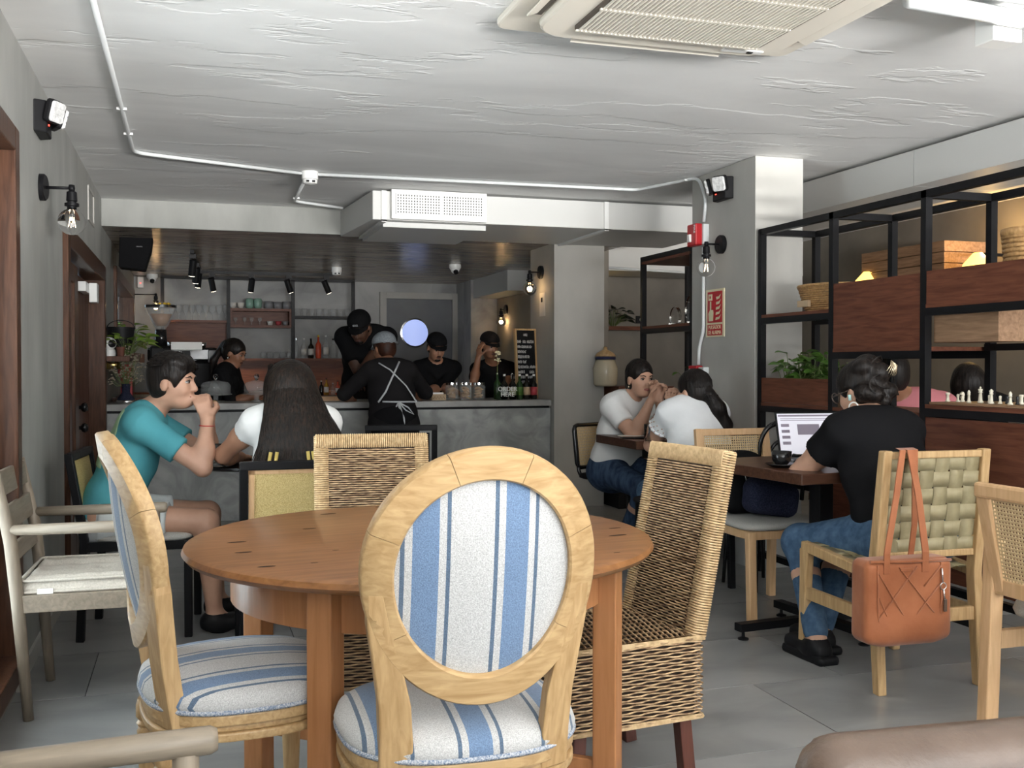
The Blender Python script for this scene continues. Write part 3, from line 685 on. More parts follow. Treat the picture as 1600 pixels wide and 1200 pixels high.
def oval_chair(label, loc, rz):
    r = thing('oval_back_chair', label, 'chair', loc, rz, None)
    out = sup(.245, .25, .20)
    for i, (z0, z1, s) in enumerate(((.375, .395, 1.0), (.395, .41, .965), (.41, .435, 1.0))):
        MB().prism([(x*s, y*s) for x, y in out], z0, z1).build('seat_rail', 'oak_ring', r, bevel=.004)
    c = cushion([(x*.99, y*.99) for x, y in out], .436, .05, .022).build('seat_cushion', 'stripe_seat', r, True)
    MB().tube([(x*1.0, y*1.0, .441) for x, y in out], .006, 6, True).build('piping', 'piping', c, True)
    # backrest: tilted oval frame of five arcs, two posts
    th = .16; cz = .80; cy = -.235; A, B = .202, .222
    def bp(x, h, d=0): # x across, h up the back plane from its centre, d out of plane (towards the front), slightly wrapped
        w = .06*(x/.25)**2
        return V((x, cy-math.sin(th)*h+math.cos(th)*(d+w), cz+math.cos(th)*h+math.sin(th)*(d+w)))
    prof = [(-.030, -.016), (-.026, -.021), (.026, -.021), (.030, -.016), (.030, .008), (.022, .010), (.020, .017), (.006, .020), (-.006, .020), (-.020, .017), (-.022, .010), (-.030, .008)]
    for a0, a1 in ((70, 110), (110, 160), (160, 212), (212, 328), (328, 380), (20, 70)):
        n = max(4, int((a1-a0)/5)); mb = MB(); vs = []
        g = .15
        for k in range(n+1):
            t = math.radians(a0+g+(a1-a0-2*g)*k/n); cx, sx = math.cos(t), math.sin(t); nx, ny = cx/A, sx/B; l = math.hypot(nx, ny); nx /= l; ny /= l
            vs += [bp(A*cx+nx*p[0], B*sx+ny*p[0], p[1]) for p in prof]
        q = len(prof); fs = [(k*q+i, k*q+(i+1) % q, (k+1)*q+(i+1) % q, (k+1)*q+i) for k in range(n) for i in range(q)]+[tuple(range(q)), tuple(n*q+i for i in range(q))]
        mb.add(vs, fs).build('back_frame_piece', 'oak_ring', r, auto=True)
    for s in (-1, 1):
        mb = MB(); vs = []; path = [(.205, -.03, .016), (.196, -.10, .022), (.178, -.18, .027), (.165, -.25, .030), (.160, -.33, .031), (.160, -.41, .031)]
        for x, h, hw in path:
            for dx, dd in ((-hw, -.021), (hw, -.021), (hw, .016), (-hw, .016)): vs.append(bp(s*(x+dx), h, dd))
        n = len(path); fs = [(i*4+k, i*4+(k+1) % 4, i*4+4+(k+1) % 4, i*4+4+k) for i in range(n-1) for k in range(4)]+[(0, 1, 2, 3), tuple((n-1)*4+k for k in range(4))]
        mb.add(vs, fs).build('back_post', 'oak', r, bevel=.004)
    for sgn, nm in ((-1, 'back_panel'), (1, 'front_panel')):
        mb = MB(); vs = []; NR = 8; NS = 48
        for i in range(NR+1):
            q = i/NR
            for k in range(NS):
                t = 2*PI*k/NS; vs.append(bp((A-.026)*q*math.cos(t), (B-.026)*q*math.sin(t), sgn*(.004+.012*(1-q*q))))
        mb.add(vs, [(i*NS+k, i*NS+(k+1) % NS, (i+1)*NS+(k+1) % NS, (i+1)*NS+k) for i in range(NR) for k in range(NS)]).build(nm, 'stripe_back', r, True)
    pr = [(.026, .375), (.030, .36), (.030, .33), (.024, .322), (.030, .314), (.024, .305), (.028, .296), (.027, .28), (.017, .03), (.021, .02), (.015, 0)]
    for x, y in ((-.20, .20), (.20, .20), (-.165, -.165), (.165, -.165)): MB().lathe(pr, (x, y, 0), 12).build('leg', 'oak', r, auto=True)
    return r
oval_chair('oval-back chair with blue striped linen, its back panel facing out at the pine table', (.535, 2.10, 0), -.02)
oval_chair('oval-back chair with blue striped seat, edge of its backrest showing left of the pine table', (.085, 2.56, 0), -1.42)

# pine table
TC = (.595, 2.72); tb_ = thing('round_table', 'round pine dining table with knotty top', 'table', (*TC, 0), .12)
MB().lathe([(0, .706), (.585, .706), (.61, .712), (.62, .724), (.615, .736), (.605, .741), (0, .742)], n=96).build('table_top', 'pine_top', tb_, auto=True)
m = MB(); n = 64; R0, R1 = .50, .475
m.lathe([(R0, .60), (R0, .706)], n=n); m.build('apron', 'pine', tb_, auto=True)
for a in (PI*.25, PI*.75, PI*1.25, PI*1.75):
    lg = MB().box((.515*math.cos(a+.02), .515*math.sin(a+.02), .353), (.062, .062, .706), RZ(a)).build('leg', 'pine', tb_, bevel=.004)
for a in (PI*.25, PI*.75): MB().bar((.5*math.cos(a), .5*math.sin(a), .17), (-.5*math.cos(a), -.5*math.sin(a), .17), .025, .06).build('stretcher', 'pine', tb_, bevel=.003)
rk = random.Random(3)
for k in range(26):
    a = rk.uniform(0, 2*PI); q = .57*math.sqrt(rk.random()); l = rk.uniform(.008, .03)
    MB().lathe([(0, .7421), (l*.3, .7424), (l*.32, .7421)], (q*math.cos(a), q*math.sin(a), 0), 10, Matrix.Diagonal((3.0, .7, 1))).build('knot', 'rattan_dark', tb_)

# rattan chairs
def weave(mb, o, ux, uz, nrm, w, h, cols, rows, r=.0028, amp=.005):
    o = V(o); ux = V(ux); uz = V(uz); nrm = V(nrm); sub = 4
    for j in range(rows):
        z = (j+.5)/rows*h; pts = []
        for i in range(cols*sub+1):
            t = i/(cols*sub); ph = math.cos(PI*cols*t+(PI if j % 2 else 0)); pts.append(o+ux*(w*t)+uz*z+nrm*(amp*ph+amp))
        mb.tube(pts, r, 4, cap=False)
def wrap(mb, a, b, width_v, nrm, step=.0075, r=.0035): # border of side-by-side wrapped strands
    a = V(a); b = V(b); L = (b-a).length; n = int(L/step); wv = V(width_v); nrm = V(nrm)
    for i in range(n):
        c = a+(b-a)*((i+.5)/n)
        mb.tube([c-wv*.5-nrm*.012, c-wv*.48+nrm*.002, c+wv*.48+nrm*.002, c+wv*.5-nrm*.012], r, 4, cap=False)
def rattan_chair(label, loc, rz):
    r = thing('rattan_chair', label, 'chair', loc, rz); W = .20; z0, z1 = .19, .42
    MB().span((-W+.012, -.20, z0), (W-.012, .20, z1-.006)).build('seat_core', 'rattan_dark', r)
    m = MB()
    for o, ux, nr, L in (((-W, .21, z0), (1, 0, 0), (0, 1, 0), 2*W), ((W, -.21, z0), (-1, 0, 0), (0, -1, 0), 2*W), ((-W, -.21, z0), (0, 1, 0), (-1, 0, 0), .42), ((W, .21, z0), (0, -1, 0), (1, 0, 0), .42)):
        weave(m, o, ux, (0, 0, 1), nr, L, z1-z0, 10, 26)
    o = m.build('seat_weave', 'rattan', r, True); o['kind'] = 'stuff'
    m = MB(); weave(m, (-W, -.20, z1-.006), (1, 0, 0), (0, 1, 0), (0, 0, 1), 2*W, .41, 11, 46); o = m.build('seat_top_weave', 'rattan', r, True); o['kind'] = 'stuff'
    m = MB()
    for z in (z0, z1-.004): m.tube([(-W-.004, -.214, z), (W+.004, -.214, z), (W+.004, .214, z), (-W-.004, .214, z)], .008, 6, True)
    m.build('seat_braid', 'rattan_edge', r, True)
    # back
    t = .20; B0 = V((0, -.205, z1-.01)); up = V((0, -math.sin(t), math.cos(t))); fw = V((0, math.cos(t), math.sin(t))); HB = .545
    R = Matrix((V((1, 0, 0)), fw, up)).transposed()
    MB().box(B0+up*(HB/2), (2*W-.03, .03, HB-.01), R).build('back_core', 'rattan_dark', r)
    m = MB(); iw = 2*W-.09
    weave(m, B0+up*.0+V((-iw/2, 0, 0))+fw*.015, (1, 0, 0), up, fw, iw, HB-.05, 11, 62); weave(m, B0+up*.0+V((iw/2, 0, 0))-fw*.015, (-1, 0, 0), up, -fw, iw, HB-.05, 11, 62)
    o = m.build('back_weave', 'rattan', r, True); o['kind'] = 'stuff'
    m = MB()
    for s in (-1, 1):
        for q in (1, -1): wrap(m, B0+V((s*(W-.022), 0, 0))+fw*q*.019, B0+V((s*(W-.022), 0, 0))+up*HB+fw*q*.019, V((.046, 0, 0)), fw*q)
        wrap(m, B0+V((s*(W+.0), 0, 0)), B0+V((s*(W+.0), 0, 0))+up*HB, fw*.04, V((s, 0, 0)))
    for q in (1, -1): wrap(m, B0+V((-W, 0, 0))+up*(HB-.022)+fw*q*.021, B0+V((W, 0, 0))+up*(HB-.022)+fw*q*.021, up*.046, fw*q)
    wrap(m, B0+V((-W, 0, 0))+up*HB, B0+V((W, 0, 0))+up*HB, fw*.044, up)
    o = m.build('back_border', 'rattan_edge', r, True); o['kind'] = 'stuff'
    for x, y in ((-.165, -.17), (.165, -.17), (-.165, .17), (.165, .17)): MB().bar((x, y, z0), (x, y+(-.02 if y < 0 else .01), 0), .04, .04).build('leg', 'mahogany', r, bevel=.003)
    return r
rattan_chair('woven rattan chair seen front-on across the pine table', (.60, 3.40, 0), PI-.08)
rattan_chair('woven rattan chair turned sideways at the right of the pine table', (1.165, 2.83, 0), PI/2+.12)

# grey wooden armchair by the wall and the arm of its neighbour
def armchair(label, loc, rz, cushion_on=True):
    r = thing('wooden_armchair', label, 'chair', loc, rz); W, Dp = .23, .205
    for s in (-1, 1):
        MB().tube([(s*W, Dp, 0), (s*W, Dp, .30), (s*W, Dp, .63)], [.017, .021, .019], 14).build('leg', 'grey_wood_z', r, True)
        MB().tube([(s*W, -Dp+.03, 0), (s*W, -Dp, .40), (s*W, -Dp-.02, .60), (s*W*.97, -Dp-.07, .85)], [.017, .022, .022, .017], 14).build('back_leg', 'grey_wood_z', r, True)
        MB().tube([(s*W, -Dp-.02, .645), (s*W, Dp-.04, .645), (s*W, Dp+.035, .645), (s*W, Dp+.045, .645)], [.018, .021, .021, .016], 14).build('armrest', 'grey_wood_y', r, True)
        MB().span((s*W-.012, -Dp, .365), (s*W+.012, Dp, .425)).build('side_rail', 'grey_wood', r, bevel=.003)
    MB().span((-W, Dp-.012, .365), (W, Dp+.012, .425)).build('front_rail', 'grey_wood', r, bevel=.003); MB().span((-W, -Dp-.012, .365), (W, -Dp+.012, .425)).build('back_rail', 'grey_wood', r, bevel=.003)
    MB().span((-W+.02, -Dp, .40), (W-.02, Dp, .42)).build('seat_base', 'grey_wood', r)
    for z, dy, hh in ((.80, -.055, .085), (.68, -.036, .085), (.56, -.02, .06)): MB().box((0, -Dp+dy, z), (2*W-.03, .018, hh), RX(.16)).build('back_slat', 'grey_wood', r, bevel=.004)
    if cushion_on:
        n = 44; mb = MB()
        def fn(u, v):
            x = (u-.5)*.44; y = (v-.5)*.40; tuft = sum(math.exp(-((x-a)**2+(y-b)**2)/.0012) for a in (-.15, -.05, .05, .15) for b in (-.13, -.04, .05, .14))
            e = min(1, min(u, 1-u, v, 1-v)*14); return (x, y, .437+.045*math.sqrt(e)-.012*tuft+.004*math.sin(40*x+3*y))
        mb.grid(fn, n, n); c = mb.build('seat_cushion', 'linen', r, True); mb = MB()
        q = rr(.222, .202, .02); mb.lathe([], (0, 0, 0)) if False else mb.prism(q, .422, .442); mb.build('cushion_side', 'linen', c, bevel=.008)
        MB().tube([(x, y, .47) for x, y in rr(.22, .20, .02)], .006, 6, True).build('cushion_seam', 'linen', c, True); MB().tube([(x, y, .432) for x, y in rr(.223, .203, .02)], .006, 6, True).build('cushion_seam', 'linen', c, True)
        MB().box((.228, -.12, .428), (.004, .05, .030)).build('care_tag', 'paper', c)
    return r
armchair('grey wooden armchair with tufted linen cushion against the left wall', (-.345, 4.01, 0), -PI/2-.03)
armchair('grey wooden armchair of which only the round armrest shows, in front of the striped chairs', (-.20, 1.335, 0), -PI/2+.06, False)
# leather tub chair
lc = SD().rbox((.93, .93, .61), (.62, .10, .38), RZ(-.08), .05, .03); lo_ = thing('leather_tub_chair', 'brown leather tub chair backrest in the foreground', 'chair', (0.93, .85, 0))
c = lc.build('backrest', 'brown_leather', None, .012); c.parent = lo_; c.matrix_parent_inverse = Matrix.Translation((-.93, -.85, 0))
MB().prism(rr(.28, .25, .08), .30, .44, RZ(.18), (-.0, -.14, 0)).build('seat', 'brown_leather', lo_, bevel=.02)
for x, y in ((-.24, -.3), (.24, -.25), (-.27, .05), (.22, .12)): MB().tube([(x, y, 0), (x*.95, y*.95, .32)], [.012, .018], 10).build('leg', 'black_metal', lo_, True)

# generic chair parts
def cane_panel(mb, o, ux, uz, w, h, step=.0125, bw=.0062, th=.002):
    o = V(o); ux = V(ux).normalized(); uz = V(uz).normalized(); n = ux.cross(uz)
    M = Matrix((ux, uz, n)).transposed()
    for i in range(int(w/step)+1): mb.box(o+ux*(i*w/int(w/step))+uz*h/2, (bw, h, th), M)
    for j in range(int(h/step)+1): mb.box(o+ux*w/2+uz*(j*h/int(h/step))+n*.001, (w, bw, th), M)
# cane dining chair with grey seat beside the laptop table
cc = thing('cane_back_chair', 'light wood chair with cane backrest and grey seat holding bags', 'chair', (2.68, 4.45, 0), PI)
W = .20
for s in (-1, 1):
    MB().bar((s*W, -.25, 0), (s*W, -.24, .45), .038, .038).bar((s*W, -.24, .45), (s*W*.97, -.31, .87), .036, .03).build('back_leg', 'beech', cc, bevel=.004)
    MB().bar((s*(W-.005), .235, 0), (s*W, .225, .425), .04, .04).build('front_leg', 'beech', cc, bevel=.005)
    MB().span((s*W-.012, -.24, .385), (s*W+.012, .23, .425)).build('side_rail', 'beech', cc, bevel=.003)
MB().span((-W, .205, .385), (W, .235, .425)).build('front_rail', 'beech', cc, bevel=.003)
cushion([(x*.92, y*.95) for x, y in sup(.235, .26, .24, e=5)], .428, .035, .012).build('seat', 'grey_fabric', cc, True)
Rb = RX(.165); b0 = V((0, -.265, .60))
for z, hh in ((0, .035), (.255, .035)): MB().box(b0+Rb @ V((0, 0, z)), (2*W, .025, hh), Rb).build('back_rail', 'beech', cc, bevel=.003)
for s in (-1, 1): MB().box(b0+Rb @ V((s*(W-.018), 0, .128)), (.03, .024, .26), Rb).build('back_stile', 'beech', cc, bevel=.003)
m = MB(); cane_panel(m, b0+V((-W+.03, 0, 0)), (1, 0, 0), Rb @ V((0, 0, 1)), 2*W-.06, .255); o = m.build('cane_webbing', 'cane', cc); o['kind'] = 'stuff'
# woven strap chair
wc = thing('woven_strap_chair', 'light wood chair with olive woven leather straps and tote bag', 'chair', (2.61, 3.42, 0), -.03)
WW = .215
for s in (-1, 1):
    mb = MB(); P = [(-.27, 0, .019), (-.25, .25, .023), (-.235, .42, .025), (-.29, .89, .019)]
    vs = [(s*WW*(1 if i < 3 else .98)+dx, y+dy, z) for i, (y, z, hw) in enumerate(P) for dx, dy in ((-.018, -hw), (.018, -hw), (.018, hw), (-.018, hw))]
    mb.add(vs, [(i*4+k, i*4+(k+1) % 4, i*4+4+(k+1) % 4, i*4+4+k) for i in range(3) for k in range(4)]+[(0, 1, 2, 3), (12, 13, 14, 15)]).build('back_leg', 'oak', wc, bevel=.005)
    mb = MB(); P = [(.24, 0, .018), (.225, .34, .024), (.22, .45, .03)]; vs = [(s*WW+dx, y+dy, z) for y, z, hw in P for dx, dy in ((-.018, -hw), (.018, -hw), (.018, hw), (-.018, hw))]
    mb.add(vs, [(i*4+k, i*4+(k+1) % 4, i*4+4+(k+1) % 4, i*4+4+k) for i in range(2) for k in range(4)]+[(0, 1, 2, 3), (8, 9, 10, 11)]).build('front_leg', 'oak', wc, bevel=.006)
    MB().bar((s*WW, -.24, .425), (s*WW, .24, .46), .034, .04).build('side_rail', 'oak', wc, bevel=.005); MB().bar((s*WW, -.25, .27), (s*WW, .22, .27), .022, .05).build('side_stretcher', 'oak', wc, bevel=.003)
MB().bar((-WW, .22, .44), (WW, .22, .44), .03, .04).build('front_rail', 'oak', wc, bevel=.004); MB().bar((-WW, -.25, .27), (WW, -.25, .27), .022, .05).build('back_stretcher', 'oak', wc, bevel=.003)
ub = V((0, -.055, .47)).normalized(); nb_ = V((1, 0, 0)).cross(ub); b0 = V((0, -.245, .50))
for h in (.0, .375): MB().bar(b0+ub*h+V((-WW, 0, 0)), b0+ub*h+V((WW, 0, 0)), .022, .026).build('back_rail', 'oak', wc, bevel=.004)
nc, nr_ = 6, 6; iw = 2*WW-.045; ih = .375
def strap(p, along, across, L, n, wd, phase):
    mb = MB(); vs = []; st = 4*n
    for i in range(st+1):
        t = i/st; d = .0032*math.sin(PI*n*t+phase)
        c = p+along*(L*t)+nb_*d
        vs += [c-across*wd/2, c+across*wd/2]
    vs2 = [v+nb_*.0025 for v in vs]; k = len(vs)
    fs = [(2*i, 2*i+1, 2*i+3, 2*i+2) for i in range(st)]+[(k+2*i, k+2*i+2, k+2*i+3, k+2*i+1) for i in range(st)]+[(2*i, 2*i+2, k+2*i+2, k+2*i) for i in range(st)]+[(2*i+1, k+2*i+1, k+2*i+3, 2*i+3) for i in range(st)]
    return mb.add(vs+vs2, fs).build('leather_strap', 'olive_leather', wc, True)
ex = V((1, 0, 0))
for i in range(nc): strap(b0+ex*(-iw/2+iw*(i+.5)/nc)-ub*.012, ub, ex, ih+.024, nr_, iw/nc-.006, PI*(i % 2))
for j in range(nr_): strap(b0+ub*(ih*(j+.5)/nr_)-ex*(WW-.01), ex, ub, 2*WW-.02, nc, ih/nr_-.006, PI*((j+1) % 2))
nb_ = V((0, 0, 1)); ey = V((0, 1, .07)).normalized(); s0 = V((0, -.22, .438))
for i in range(6): strap(s0+ex*(-.19+.076*i), ey, ex, .45, 6, .064, PI*(i % 2))
for j in range(6): strap(s0+ey*(.04+.074*j)-ex*.21, ex, ey, .42, 6, .064, PI*((j+1) % 2))
# light chair cut by the picture edge
ce = thing('light_wood_chair', 'pale wood chair with cane back and grey seat beside the dark panel', 'chair', (2.73, 2.50, 0), -PI/2)
for s, nm in ((-1, 'back_leg'), (1, 'back_leg')):
    MB().bar((s*.21, -.27, 0), (s*.21, -.245, .64), .045, .05).build(nm, 'beech', ce, bevel=.005); MB().bar((s*.21, .21, 0), (s*.21, .21, .42), .04, .04).build('front_leg', 'beech', ce, bevel=.005)
    MB().bar((s*.21, -.25, .31), (s*.21, .21, .31), .025, .06).build('side_rail', 'beech', ce, bevel=.003)
    MB().bar((s*.175, -.25, .47), (s*.19, -.31, .80), .05, .028).build('back_stile', 'beech', ce, bevel=.004)
MB().bar((-.215, -.315, .80), (.215, -.315, .80), .03, .05).build('top_rail', 'beech', ce, bevel=.01); MB().bar((-.2, -.25, .49), (.2, -.25, .49), .03, .05).build('lower_rail', 'beech', ce, bevel=.004)
m = MB(); cane_panel(m, (-.155, -.258, .50), (1, 0, 0), V((0, -.18, 1)), .31, .29); o = m.build('cane_webbing', 'cane', ce); o['kind'] = 'stuff'
cushion([(x*.95, y*.95) for x, y in sup(.235, .25, .24, e=4)], .40, .05, .02).build('seat', 'grey_fabric', ce, True)
# black framed chairs
def black_chair(label, loc, rz, panel='cane_yellow', inner='beech', seat='black_cloth2', W=.22, hb=.80, wide=True):
    r = thing('black_frame_chair', label, 'chair', loc, rz)
    for s in (-1, 1):
        MB().bar((s*W, -.24, 0), (s*W, -.22, .45), .034, .034).bar((s*W, -.22, .44), (s*W, -.28, hb), .034, .034).build('back_leg', 'black_metal', r, bevel=.004); MB().bar((s*W, .21, 0), (s*W, .21, .43), .034, .034).build('front_leg', 'black_metal', r, bevel=.004)
        MB().span((s*W-.013, -.22, .39), (s*W+.013, .21, .43)).build('side_rail', 'black_metal', r)
    MB().span((-W, .19, .39), (W, .22, .43)).build('front_rail', 'black_metal', r)
    MB().bar((-W-.017, -.28, hb), (W+.017, -.28, hb), .034, .034).build('top_rail', 'black_metal', r, bevel=.004); MB().bar((-W, -.235, .52), (W, -.235, .52), .03, .03).build('lower_rail', 'black_metal', r)
    a = math.atan2(.06, hb-.44); M = RX(a); c = V((0, -.257, .665)); hh = hb-.55
    if inner:
        for z in (-hh/2+.01, hh/2-.01): MB().box(c+M @ V((0, 0, z)), (2*W-.035, .018, .022), M).build('inner_rail', inner, r)
        for s in (-1, 1): MB().box(c+M @ V((s*(W-.03), 0, 0)), (.022, .018, hh), M).build('inner_stile', inner, r)
    MB().box(c, (2*W-.06, .006, hh-.02), M).build('back_panel', panel, r)
    cushion([(x*.95, y*.95) for x, y in sup(.23, .24, .22, e=5)], .43, .03, .012).build('seat', seat, r, True)
    return r
black_chair('black framed chair with yellow cane back holding the long-haired woman', (.42, 4.47, 0), .0)
black_chair('black sling chair with dark fabric back before the bar counter', (1.27, 6.4, 0), -.2, 'black_cloth2', None, W=.20, hb=.82)
black_chair('black chair with pale grey seat under the teal shirt man', (-.20, 4.98, 0), -PI/2-.1, 'cane_yellow', None, 'grey_fabric', W=.21, hb=.80)
black_chair('black chair behind the white blouse woman', (2.60, 5.15, 0), .0, 'black_cloth2', None, W=.17, hb=.76)
# cantilever cane chair
cv = thing('cantilever_chair', 'black tubular cantilever chair with small cane backrest', 'chair', (2.72, 6.27, 0), PI+.5)
for s in (-1, 1): MB().tube(fillet([(s*.2, -.24, .80), (s*.2, -.2, .46), (s*.2, .2, .46), (s*.2, .22, .02), (s*.2, -.25, .02)], .06), .0125, 10).build('tube_frame', 'black_gloss', cv, True)
MB().tube([(-.2, -.25, .02), (.2, -.25, .02)], .0125, 10).build('foot_bar', 'black_gloss', cv, True)
MB().prism(rr(.22, .21, .05), .455, .485).build('seat', 'black_cloth2', cv, bevel=.008)
M = RX(.12) @ RX(PI/2); q = rr(.215, .14, .04); mb = MB(); mb.tube([V((0, -.22, .66))+M @ V((x, y, 0)) for x, y in q], .014, 8, True); mb.build('back_frame', 'black_gloss', cv, True)
m = MB(); cane_panel(m, V((-.20, -.205, .53)), (1, 0, 0), RX(.12) @ V((0, 0, 1)), .40, .26, .018, .011); o = m.build('cane_webbing', 'cane', cv); o['kind'] = 'stuff'
# bentwood chair behind the laptop
bc = thing('bentwood_chair', 'black bentwood chair behind the open laptop', 'chair', (2.962, 4.945, 0), .15); bc.scale = (.83, .83, 1.05)
MB().tube(fillet([(-.19, -.18, .45), (-.19, -.24, .85), (.19, -.24, .85), (.19, -.18, .45)], .14, 8), .014, 10).build('back_hoop', 'black_gloss', bc, True)
MB().tube(fillet([(-.11, -.18, .45), (-.11, -.23, .76), (.11, -.23, .76), (.11, -.18, .45)], .1, 8), .011, 10).build('inner_hoop', 'black_gloss', bc, True)
MB().lathe([(0, .43), (.2, .43), (.205, .445), (.2, .46), (0, .46)], n=32).build('seat', 'black_gloss', bc, auto=True)
for x, y in ((-.15, -.15), (.15, -.15), (-.14, .14), (.14, .14)): MB().tube([(x*1.2, y*1.2, 0), (x, y, .43)], [.012, .016], 10).build('leg', 'black_gloss', bc, True)
# laptop table
lt = thing('laptop_table', 'dark wooden square table with black cross base holding the laptop', 'table', (2.72, 4.02, 0), .10)
MB().box((-.015, 0, .735), (.78, .74, .045)).build('table_top', 'table_wood', lt, bevel=.004)
MB().box((0, 0, .38), (.075, .075, .67)).build('pedestal', 'black_metal', lt, bevel=.003)
for a in (0, PI/2): MB().box((0, 0, .055), (.9 if a == 0 else .05, .05 if a == 0 else .62, .035)).build('foot_bar', 'black_metal', lt, bevel=.003)
for x, y in ((-.42, 0), (.42, 0), (0, -.28), (0, .28)): MB().lathe([(.024, 0), (.024, .006), (.008, .012), (.006, .04)], (x, y, 0), 14).build('levelling_foot', 'black_metal', lt, auto=True)
# women's table
wt = thing('wooden_table', 'dark wooden table between the two talking women', 'table', (2.785, 5.75, 0))
MB().box((0, 0, .735), (.67, .62, .05)).build('table_top', 'table_wood', wt, bevel=.003); MB().box((0, 0, .37), (.07, .07, .69)).build('pedestal', 'black_metal', wt); MB().box((0, 0, .02), (.42, .42, .03)).build('base_plate', 'black_metal', wt)
# black round cafe table
bt = thing('round_cafe_table', 'small round black table beside the teal shirt man', 'table', (.30, 5.10, 0))
MB().lathe([(0, .715), (.31, .715), (.325, .722), (.325, .733), (.315, .738), (0, .738)], n=48).build('table_top', 'black_gloss', bt, auto=True); MB().tube([(0, 0, .02), (0, 0, .715)], .03, 14).build('pedestal', 'black_metal', bt, True); MB().lathe([(.24, 0), (.24, .015), (.05, .03), (.03, .05)], n=32).build('base_plate', 'black_metal', bt, auto=True)
# ================================================================== DIVIDER SHELVING
DX = 3.152; DD = .36; YP = (5.28, 4.585, 3.885, 3.15)
dv = thing('divider_shelf', 'open black steel divider shelving with red-brown wood panels', 'shelf', (DX, 4.2, 0))
def L3(x, y, z): return (x, y-4.2, z)
T = .035
for y in YP:
    for x in (0, DD): MB().span(L3(x, y-T/2, 0), L3(x+T, y+T/2, 1.985)).build('post', 'black_metal', dv)
    MB().span(L3(T, y-T/2, 1.95), L3(DD, y+T/2, 1.985)).build('cross_rail', 'black_metal', dv)
for x in (0, DD): MB().span(L3(x, YP[3], 1.951), L3(x+T, YP[0], 1.985)).build('top_rail', 'black_metal', dv)
def rail(i, z, dep=True):
    y1, y0 = YP[i]-T/2, YP[i+1]+T/2
    MB().span(L3(0, y0, z-T), L3(T, y1, z)).build('shelf_rail', 'black_metal', dv)
    if dep: MB().span(L3(DD, y0, z-T), L3(DD+T, y1, z)).build('shelf_rail', 'black_metal', dv)
def board(i, z, m='panel_wood'): 
    MB().span(L3(0.002, YP[i+1]+T/2, z), L3(DD+T, YP[i]-T/2, z+.018)).build('shelf_board', m, dv)
def panel(i, z0, z1, x=.0): MB().span(L3(x+.004, YP[i+1]+T/2+.002, z0), L3(x+.024, YP[i]-T/2-.002, z1)).build('front_panel', 'panel_wood', dv)
rail(0, 1.47); board(0, 1.47); rail(0, .965); board(0, .965); panel(0, .985, 1.125); rail(0, .56); board(0, .56)
MB().span(L3(DD, YP[1], .58), L3(DD+.018, YP[0], .93)).build('back_panel', 'panel_wood', dv)
rail(1, 1.265); panel(1, 1.268, 1.615); board(1, 1.265); rail(1, .965); board(1, .965); panel(1, .30, .93)
rail(2, 1.455); panel(2, 1.458, 1.62); board(2, 1.455); rail(2, 1.005); board(2, 1.005); panel(2, .25, .965)
MB().span(L3(DD-.02, YP[3], 1.265), L3(DD+T, YP[2], 1.295)).build('shelf_rail', 'black_metal', dv)
rail(0, .12); rail(1, .12); rail(2, .12)
cr = thing('wooden_crate', 'knotty wooden box hung under the upper shelf by the chess set', 'box', (3.29, 3.66, 1.299))
MB().span((-.08, -.17, 0), (.09, .22, .012)).build('crate_bottom', 'crate_wood', cr); MB().span((-.08, -.17, .012), (-.065, .22, .14)).build('crate_side', 'crate_wood', cr); MB().span((.075, -.17, .012), (.09, .22, .14)).build('crate_side', 'crate_wood', cr); MB().span((-.065, -.17, .012), (.075, -.155, .14)).build('crate_end', 'crate_wood', cr); MB().span((-.065, .205, .012), (.075, .22, .14)).build('crate_end', 'crate_wood', cr)
# second divider beyond the pillar
d2 = thing('divider_shelf', 'black steel shelf frame with wood boards behind the pillar', 'shelf', (DX, 6.55, 0))
for y in (6.14, 6.92):
    for x in (0, DD): MB().span((x, y-6.55-T/2, 0), (x+T, y-6.55+T/2, 1.985)).build('post', 'black_metal', d2)
for x in (0, DD): MB().span((x, -.40, 1.951), (x+T, .36, 1.985)).build('top_rail', 'black_metal', d2)
MB().span((T, .352, 1.95), (DD, .387, 1.985)).build('cross_rail', 'black_metal', d2); MB().span((0, -.41, 1.93), (DD+T, .37, 1.95)).build('top_board', 'panel_wood', d2)
for z in (1.46, .965, .5):
    MB().span((0, -.392, z-T), (T, .352, z)).build('shelf_rail', 'black_metal', d2); MB().span((DD, -.392, z-T), (DD+T, .352, z)).build('shelf_rail', 'black_metal', d2); MB().span((.002, -.392, z), (DD+T, .352, z+.018)).build('shelf_board', 'panel_wood', d2)
# baskets
def basket(label, loc, rx0, ry0, rx1, ry1, h, rows, n, handle=False, m='basket'):
    r = thing('wicker_basket', label, 'basket', loc); mb = MB()
    for j in range(rows):
        t = j/(rows-1); a = rx0+(rx1-rx0)*t; b = ry0+(ry1-ry0)*t
        pts = [((a+.004*math.cos(PI*k+PI*j))*math.cos(2*PI*k/(2*n)), (b+.004*math.cos(PI*k+PI*j))*math.sin(2*PI*k/(2*n)), .006+h*t) for k in range(2*n)]
        mb.tube(pts, h/rows*.52, 5, True)
    o = mb.build('weave', m, r, True); o['kind'] = 'stuff'
    MB().lathe([(0, .004), (1, .004), (1, .008), (0, .008)], (0, 0, 0), 24, Matrix.Diagonal((rx0, ry0, 1))).build('base', m, r)
    MB().tube([(rx1*math.cos(2*PI*k/40), ry1*math.sin(2*PI*k/40), h+.006) for k in range(40)], .010, 6, True).build('rim', m, r, True)
    return r
b1 = basket('wicker basket on the top shelf beside the pillar', (3.33, 4.86, 1.488), .10, .15, .14, .20, .135, 13, 22)
